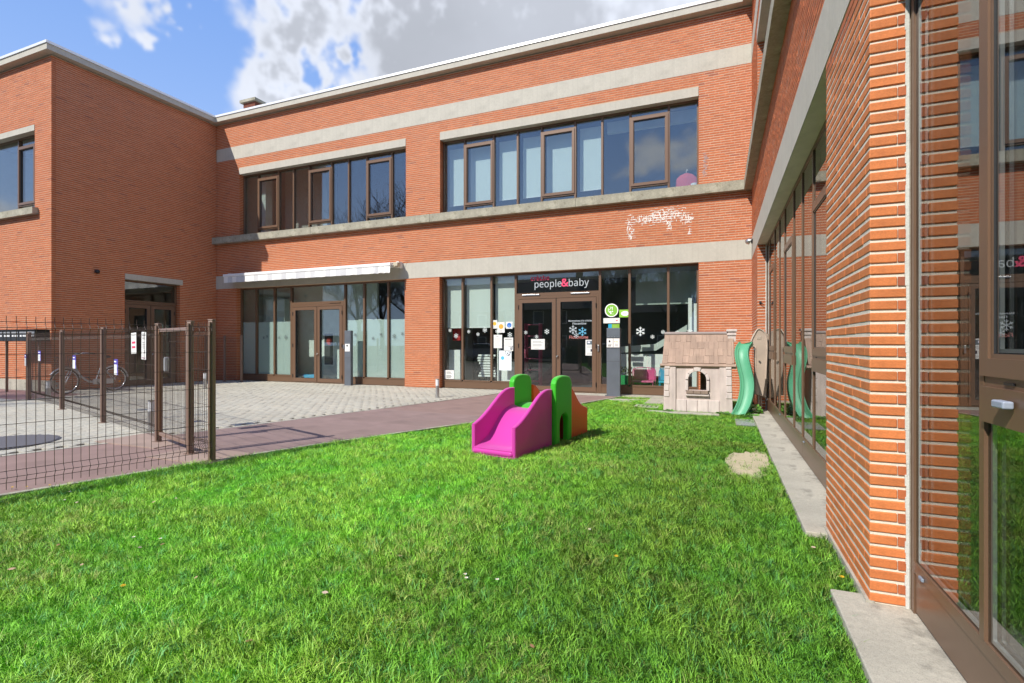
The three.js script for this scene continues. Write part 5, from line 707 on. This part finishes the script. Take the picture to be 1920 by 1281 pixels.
// vinyl lettering and snowflakes on the entrance glass
{
  const vp = std(L(0.75, 0.06, 0.16), 0.6), vw = std(L(0.42, 0.47, 0.50), 0.6), vb = std(L(0.12, 0.42, 0.62), 0.6), vs = std(L(0.72, 0.78, 0.76), 0.7), vr = std(L(0.62, 0.22, 0.20), 0.6);
  const sg = thing('entrance_lettering', 'pink and pale lettering on the glass above the entrance door', 'sign');
  const put = (s, size, x, y, m, f = font, name = 'word') => { const g = text(s, size, f, 0.001); g.translate(x, y, ON); mesh(sg, name, g, m); };
  put('crèche', 0.125, -4.88, 3.06, vp, fontB); put('people', 0.19, -4.78, 2.86, vw, font); put('&', 0.22, -4.0, 2.86, vp, fontB, 'ampersand'); put('baby', 0.19, -3.80, 2.86, vw, font);
  const dg = thing('door_lettering', 'welcome lettering with blue snowflakes on the right entrance leaf', 'sign');
  const put2 = (s, size, x, y, m, f = fontB) => { const g = text(s, size, f, 0.001); g.translate(x, y, ON); mesh(dg, 'word', g, m); };
  put2('Bienvenue à la crèche', 0.045, -3.79, 1.90, vw); put2('Flocontine', 0.055, -3.68, 1.82, vw); put2('Flocontine', 0.082, -3.77, 1.44, vr, font);
  const flake = (r) => { const gs = []; for (let k = 0; k < 6; k++) { const a = k / 6 * 6.283 + 0.52; const arm = [bx(0, r, -r * 0.075, r * 0.075, 0, 0.001), bx(r * 0.55, r * 0.85, -r * 0.06, r * 0.06, 0, 0.001).rotateZ(0), bx(0, r * 0.36, -r * 0.06, r * 0.06, 0, 0.001).rotateZ(0.8).translate(r * 0.55, 0, 0), bx(0, r * 0.36, -r * 0.06, r * 0.06, 0, 0.001).rotateZ(-0.8).translate(r * 0.55, 0, 0)]; arm.forEach((g, i) => g.translate(0, 0, i * 0.0004)); gs.push(...arm.map((g) => g.rotateZ(a).translate(0, 0, k * 0.00005))); } return merge(gs); };
  const f1 = flake(0.12), f2 = flake(0.075), f3 = flake(0.055);
  for (const [x, y, g, m] of [[-3.66, 1.68, f1, vw], [-3.4, 1.63, f1, vb], [-3.57, 1.53, f2, vw]]) { const o = mesh(dg, 'snowflake', g, m); o.position.set(x, y, ON); }
  const fl = [[-7.42, 1.70, f3], [-7.22, 1.54, f2], [-6.8, 1.66, f3], [-6.5, 1.58, f3], [-6.28, 1.70, f2], [-5.9, 1.66, f3], [-5.5, 1.56, f2], [-5.02, 1.62, f3], [-4.7, 1.5, f3], [-4.40, 1.64, f2], [-2.66, 1.64, f3], [-1.88, 1.62, f1], [-1.58, 1.48, f3], [-1.32, 1.60, f3], [-0.98, 1.58, f3], [-0.68, 1.6, f2]];
  const ord = ['first', 'second', 'third', 'fourth', 'fifth', 'sixth', 'seventh', 'eighth', 'ninth', 'tenth', 'eleventh', 'twelfth', 'thirteenth', 'fourteenth', 'fifteenth', 'sixteenth'];
  fl.forEach(([x, y, g], i) => single('snowflake_sticker', g, vs, 'white snowflake sticker on the entrance glazing, ' + ord[i] + ' from the left', 'sticker', 'white snowflake stickers on the entrance glazing', [x, y, ON]));
  const dk = std(L(0.10, 0.12, 0.12), 0.8); [[-14.86, 1.52, f3], [-14.7, 1.56, f3], [-14.15, 1.52, f3], [-13.85, 1.54, f2], [-10.9, 1.6, f3], [-10.2, 1.48, f3], [-9.9, 1.6, f3], [-9.4, 1.54, f2], [-9.1, 1.62, f3]].forEach(([x, y, g], i) => single('snowflake_sticker', g, dk, 'dark snowflake in the frosted film under the awning, ' + ord[i] + ' from the left', 'sticker', 'dark snowflakes in the frosted film', [x, y, ON]));
  // sheets taped to the glass
  const Pz = ON + 0.001; const zN = 0;
  const paper = (x, y, w, h, label, draw) => notice(w, h, draw, label, [x, y, Pz], 0, null, 'paper_sign', 'notice');
  const seal = (col) => (c, W, H) => { c.fillStyle = col; c.beginPath(); c.arc(W / 2, H * 0.42, W * 0.32, 0, 7); c.fill(); lines(c, W * 0.25, H * 0.78, W * 0.5, 3, 16, '#888', 5); };
  paper(-5.97, 1.86, 0.17, 0.24, 'white card with a yellow seal at the left of the notices', seal('#e5b33c')); paper(-5.77, 1.77, 0.22, 0.30, 'white card with an orange seal between the other seals', seal('#dca33a')); paper(-5.52, 1.83, 0.2, 0.2, 'white card with a blue round seal beside the entrance', (c, W, H) => { c.fillStyle = '#2f72c4'; c.beginPath(); c.arc(W / 2, H / 2, W * 0.34, 0, 7); c.fill(); c.strokeStyle = '#fff'; c.lineWidth = 8; c.beginPath(); c.arc(W / 2, H / 2, W * 0.16, 0.3, 2.8); c.stroke(); });
  const txt = (c, W, H) => { lines(c, W * 0.3, H * 0.1, W * 0.4, 1, 10, '#444', 8); lines(c, W * 0.12, H * 0.22, W * 0.76, 11, H * 0.06, '#999', 4); };
  paper(-5.87, 1.37, 0.26, 0.38, 'white text sheet below the yellow seals', txt); paper(-5.54, 1.29, 0.28, 0.38, 'white sheet with bold heading and ink blots', (c, W, H) => { c.fillStyle = '#777'; for (let k = 0; k < 8; k++) c.fillRect(30 + k * 24, 30, 14, 34); lines(c, 30, 90, 190, 5, 30, '#aaa', 6); c.fillStyle = '#445'; for (let k = 0; k < 16; k++) { c.beginPath(); c.arc(140 + hash3(k, 1, 2) * 100, H * 0.65 + hash3(k, 2, 2) * H * 0.25, 5 + 9 * hash3(k, 3, 2), 0, 7); c.fill(); } });
  paper(-5.64, 0.83, 0.38, 0.56, 'large pale notice with a blue round logo low beside the entrance', (c, W, H) => { c.fillStyle = '#e6eef0'; c.fillRect(0, 0, W, H); c.fillStyle = '#57b5dd'; c.beginPath(); c.arc(W * 0.28, H * 0.38, W * 0.14, 0, 7); c.fill(); lines(c, 40, H * 0.58, 180, 6, 24, '#aab', 5); c.fillStyle = '#445'; for (let k = 0; k < 18; k++) { c.beginPath(); c.arc(130 + hash3(k, 6, 2) * 110, 20 + hash3(k, 7, 2) * 90, 4 + 8 * hash3(k, 8, 2), 0, 7); c.fill(); } });
  paper(-4.66, 1.29, 0.40, 0.29, 'white landscape notice on the left entrance leaf', (c, W, H) => { lines(c, 30, 40, 200, 2, 16, '#666', 5); lines(c, 30, 90, 200, 3, 16, '#777', 5); lines(c, 60, 160, 120, 1, 16, '#666', 5); }); paper(-3.17, 1.20, 0.29, 0.42, 'white notice with a dark photo on the right entrance leaf', (c, W, H) => { c.fillStyle = '#5d6a72'; c.fillRect(30, 24, 150, 90); c.fillStyle = '#dde'; c.fillRect(50, 40, 60, 40); lines(c, 40, 140, 170, 3, 20, '#888', 5); c.fillStyle = '#334'; c.fillRect(120, 220, 44, 60); c.fillRect(180, 220, 40, 60); lines(c, 40, 310, 170, 3, 16, '#999', 5); });
  paper(-7.45, 0.39, 0.32, 0.26, 'white note taped at the bottom left corner of the entrance glazing', (c, W, H) => { lines(c, 60, 40, 140, 2, 26, '#555', 12); lines(c, 50, 120, 160, 3, 26, '#555', 12); });
  // round sticker and plates beside the door
  const disc = single('round_sticker', (() => { const g = new THREE.CylinderGeometry(0.175, 0.175, 0.003, 40); g.rotateX(Math.PI / 2); return g; })(), [M.white, std(new THREE.Color(1, 1, 1), 0.6, { map: canvasTex(256, 256, (c) => { c.fillStyle = '#fff'; c.fillRect(0, 0, 256, 256); c.fillStyle = '#7fb83a'; c.beginPath(); c.arc(128, 128, 112, 0, 7); c.fill(); c.fillStyle = '#fff'; for (const [x, y, r] of [[80, 120, 9], [160, 150, 20], [150, 110, 12], [190, 140, 12], [110, 170, 8], [200, 100, 7]]) { c.beginPath(); c.arc(x, y, r, 0, 7); c.fill(); } c.fillRect(60, 108, 60, 8); c.fillRect(60, 140, 50, 8); c.fillRect(90, 184, 70, 8); }) }), M.white], 'round green and white sticker above the intercom column', 'sticker', null, [-2.62, 2.18, Pz]);
  const plate = (x, y, w, h, label, draw) => notice(w, h, draw, label, [x, y, Pz], 0, null, 'door_plate', 'sticker');
  plate(-2.27, 2.09, 0.3, 0.2, 'green rectangular sticker with a white oval', (c, W, H) => { c.fillStyle = '#8cc63e'; c.fillRect(0, 0, W, H); c.fillStyle = '#fff'; c.beginPath(); c.ellipse(W / 2, H / 2, W * 0.34, H * 0.3, 0, 0, 7); c.fill(); lines(c, 80, H * 0.42, 100, 2, 16, '#555', 6); }); plate(-2.62, 1.91, 0.43, 0.135, 'white rounded plate with a small red mark', (c, W, H) => { lines(c, 20, 26, 60, 1, 9, '#bbb', 4); c.fillStyle = '#d33'; c.fillRect(196, 34, 28, 14); }); plate(-2.56, 1.76, 0.29, 0.12, 'blue and green small plate just above the intercom column', (c, W, H) => { c.fillStyle = '#1b9fc4'; c.fillRect(0, 0, W * 0.32, H); c.fillStyle = '#7fae2e'; c.fillRect(W * 0.32, 0, W * 0.68, H); lines(c, W * 0.4, 30, 120, 3, 20, '#a5c96a', 5); });
}

// ================================================================ WHAT THE GLASS MIRRORS: trees, houses and cars behind the camera
{
  const bark = std(L(0.075, 0.06, 0.048), 0.95, { map: tConcOld });
  function bareTree(h, sd) {
    const keep = seed; seed = sd; const trunk = [], br = [], tw = [];
    const cyl = (a, b, r0, r1, n) => { const d = b.clone().sub(a), g = new THREE.CylinderGeometry(r1, r0, d.length(), n, 1, true); g.applyQuaternion(new THREE.Quaternion().setFromUnitVectors(new THREE.Vector3(0, 1, 0), d.normalize())); g.translate((a.x + b.x) / 2, (a.y + b.y) / 2, (a.z + b.z) / 2); return boxUV(g); };
    const grow = (p, dir, len, r, lv) => {
      const segs = lv < 2 ? 4 : 3; let q = p, d = dir.clone();
      for (let k = 0; k < segs; k++) { d.add(new THREE.Vector3(rr(-0.16, 0.16), rr(-0.02, 0.12), rr(-0.16, 0.16))).normalize(); const e = q.clone().addScaledVector(d, len / segs), r0 = r * (1 - 0.55 * k / segs), r1 = r * (1 - 0.55 * (k + 1) / segs); (lv === 0 ? trunk : lv < 3 ? br : tw).push(cyl(q, e, Math.max(r0, 0.011), Math.max(r1, 0.009), lv === 0 ? 9 : lv < 3 ? 5 : 3)); q = e;
        if (lv < 4 && (lv > 0 || k > 0)) { const n = lv === 0 ? 3 : lv < 4 ? 2 : 1; for (let c = 0; c < n; c++) { const a = rnd() * 6.283, s = rr(0.45, 0.95), nd = d.clone().multiplyScalar(Math.cos(s)).add(new THREE.Vector3(Math.cos(a), rr(0.1, 0.5), Math.sin(a)).multiplyScalar(Math.sin(s))).normalize(); grow(q, nd, len * rr(0.52, 0.72), r1 * rr(0.45, 0.62), lv + 1); } } }
    };
    grow(new THREE.Vector3(), new THREE.Vector3(0, 1, 0), h * 0.48, h * 0.018, 0); seed = keep; return { trunk: merge(trunk), branches: merge(br), twigs: merge(tw) };
  }
  const A = bareTree(12.5, 77), B = bareTree(11, 991);
  const spots = [[-20.5, 5.5, A, 'tall bare tree beyond the court, nearest the left wing', 0, 1], [-25.5, 8, B, 'bare tree second from the left wing beyond the court', 1, 1.1], [-30.5, 11, A, 'bare tree farthest left beyond the court', 2, 1.05], [-3.2, 19, B, 'bare tree straight behind the lawn', 3, 1.0], [-9.5, 17, A, 'bare tree left of the houses behind the lawn', 4, 0.9]];
  for (const [x, z, G, l, ry, s] of spots) { const t = thing('bare_tree', l, 'tree', [x, -0.12, z], ry, 'bare trees behind the camera'); t.scale.setScalar(s); mesh(t, 'trunk', G.trunk, bark); mesh(t, 'branches', G.branches, bark); mesh(t, 'twigs', G.twigs, bark); }
  struct('road', bx(-60, 40, -0.12, -0.10, 12, 16.5), M.asphalt);
  const houseAt = (x, z, w, d, hh, rh, label, col, turn = 0) => {
    const h = thing('brick_house', label, 'house', [x, -0.12, z], turn, 'houses across the road'); const wm = std(L(...col), 0.9, { map: tConcOld });
    mesh(h, 'wall', bx(-w / 2, w / 2, 0, hh, 0, d), wm); const gab = extr([[0, hh], [d, hh], [d / 2, hh + rh]], w - 0.1); gab.rotateY(-Math.PI / 2); gab.translate(w / 2 - 0.05, 0, 0); mesh(h, 'gable', gab, wm);
    const sl = Math.atan2(rh, d / 2), ln = Math.hypot(rh, d / 2) + 0.4; for (const s of [-1, 1]) { const g = bx(-w / 2 - 0.25, w / 2 + 0.25, 0, 0.12, 0, ln); g.rotateX(sl); if (s > 0) g.rotateY(Math.PI); g.translate(0, hh + rh + 0.02, d / 2); mesh(h, 'roof', g, std(L(0.06, 0.05, 0.052), 0.8)); }
    mesh(h, 'chimney', bx(w * 0.22, w * 0.22 + 0.6, hh + rh * 0.4, hh + rh + 0.9, d / 2 - 0.3, d / 2 + 0.3), wm);
    for (let k = 0; k < Math.floor(w / 2.4); k++) for (const y of [0.9, 3.4]) { if (y + 1.3 > hh) continue; const wx = -w / 2 + 1.2 + k * 2.4, wn = group(h, 'window'); mesh(wn, 'frame', ring(wx - 0.55, wx + 0.55, y, y + 1.35, 0.08, -0.05, 0.03), M.white); mesh(wn, 'pane', bx(wx - 0.47, wx + 0.47, y + 0.08, y + 1.27, -0.02, -0.005), std(L(0.05, 0.06, 0.07), 0.1)); }
    mesh(h, 'door', bx(-0.5, 0.5, 0, 2.1, -0.06, 0.02), std(L(0.12, 0.05, 0.03), 0.5));
  };
  houseAt(-16, 22, 9, 8, 5.0, 3.4, 'pale rendered house across the road, left of the brick houses', [0.20, 0.19, 0.18]); houseAt(-7, 24, 8, 8, 4.6, 3.2, 'brown brick house across the road behind the lawn', [0.12, 0.06, 0.045]); houseAt(2.2, 23, 8, 8, 4.2, 3.0, 'grey house across the road at the right wing end', [0.17, 0.17, 0.17]); houseAt(-28, 26, 11, 8, 5.2, 3.4, 'long brick house far left across the road', [0.25, 0.12, 0.08]);
  const car = (x, col, label) => {
    const c = thing('parked_car', label, 'car', [x, -0.1, 13.3], 0, 'cars parked along the road'); const paint = new THREE.MeshPhysicalMaterial({ color: L(...col), roughness: 0.35, clearcoat: 1, clearcoatRoughness: 0.05 });
    const body = extr([[-2.05, 0.28], [-2.1, 0.7], [-1.95, 0.88], [-1.1, 0.98], [-0.55, 1.42], [0.9, 1.46], [1.6, 1.05], [2.02, 0.95], [2.1, 0.6], [2.05, 0.28]], 1.7, 0.08); body.translate(0, 0, -0.85); mesh(c, 'body', body, paint);
    for (const s of [-1, 1]) mesh(c, 'side_window', extr([[-0.95, 1.0], [-0.5, 1.36], [0.85, 1.39], [1.35, 1.03]], 0.02).translate(0, 0, s * 0.855 - 0.01), std(L(0.02, 0.02, 0.025), 0.08));
    for (const wx of [-1.3, 1.3]) for (const s of [-1, 1]) { const w = group(c, 'wheel'); w.position.set(wx, 0.32, s * 0.78); mesh(w, 'tyre', boxUV(new THREE.CylinderGeometry(0.32, 0.32, 0.2, 24).rotateX(Math.PI / 2)), M.black); mesh(w, 'rim', boxUV(new THREE.CylinderGeometry(0.2, 0.2, 0.215, 12).rotateX(Math.PI / 2)), M.steel); }
    for (const s of [-1, 1]) { mesh(c, 'headlight', rbx(-2.1, -1.98, 0.66, 0.8, s * 0.62 - 0.15, s * 0.62 + 0.15, 0.02), std(L(0.7, 0.7, 0.72), 0.15)); mesh(c, 'tail_light', rbx(2.0, 2.1, 0.68, 0.85, s * 0.65 - 0.12, s * 0.65 + 0.12, 0.02), std(L(0.4, 0.02, 0.02), 0.3)); }
  };
  car(-19, [0.45, 0.47, 0.5], 'silver car parked farthest left on the road'); car(-13.5, [0.08, 0.10, 0.13], 'dark blue car parked between two others on the road'); car(-8, [0.6, 0.6, 0.6], 'pale grey car parked behind the lawn');
  const hedge = thing('hedge', 'clipped green hedge along the road behind the lawn', 'hedge', [-5, -0.12, 9.6]); { const gs = []; for (let k = 0; k < 9000; k++) { const g = new THREE.PlaneGeometry(0.08, 0.06); g.rotateX(rr(-1.5, 1.5)); g.rotateY(rr(0, 6)); const f = rnd(); g.translate(rr(-5.5, 5.5), f < 0.3 ? 1.15 + rr(-0.06, 0.08) : rr(0.1, 1.15), f < 0.3 ? rr(-0.35, 0.35) : (rnd() < 0.6 ? -1 : 1) * (0.35 + rr(-0.06, 0.06))); gs.push(boxUV(g)); } mesh(hedge, 'foliage', gs, std(L(0.045, 0.10, 0.02), 0.8)); mesh(hedge, 'twig_core', bx(-5.4, 5.4, 0, 1.08, -0.28, 0.28), std(L(0.03, 0.045, 0.015), 1)); }
}
// ---------------------------------------------------------------- draw
scene.traverse((o) => { if (o.isMesh) { o.castShadow = true; o.receiveShadow = true; } });
renderer.render(scene, camera);
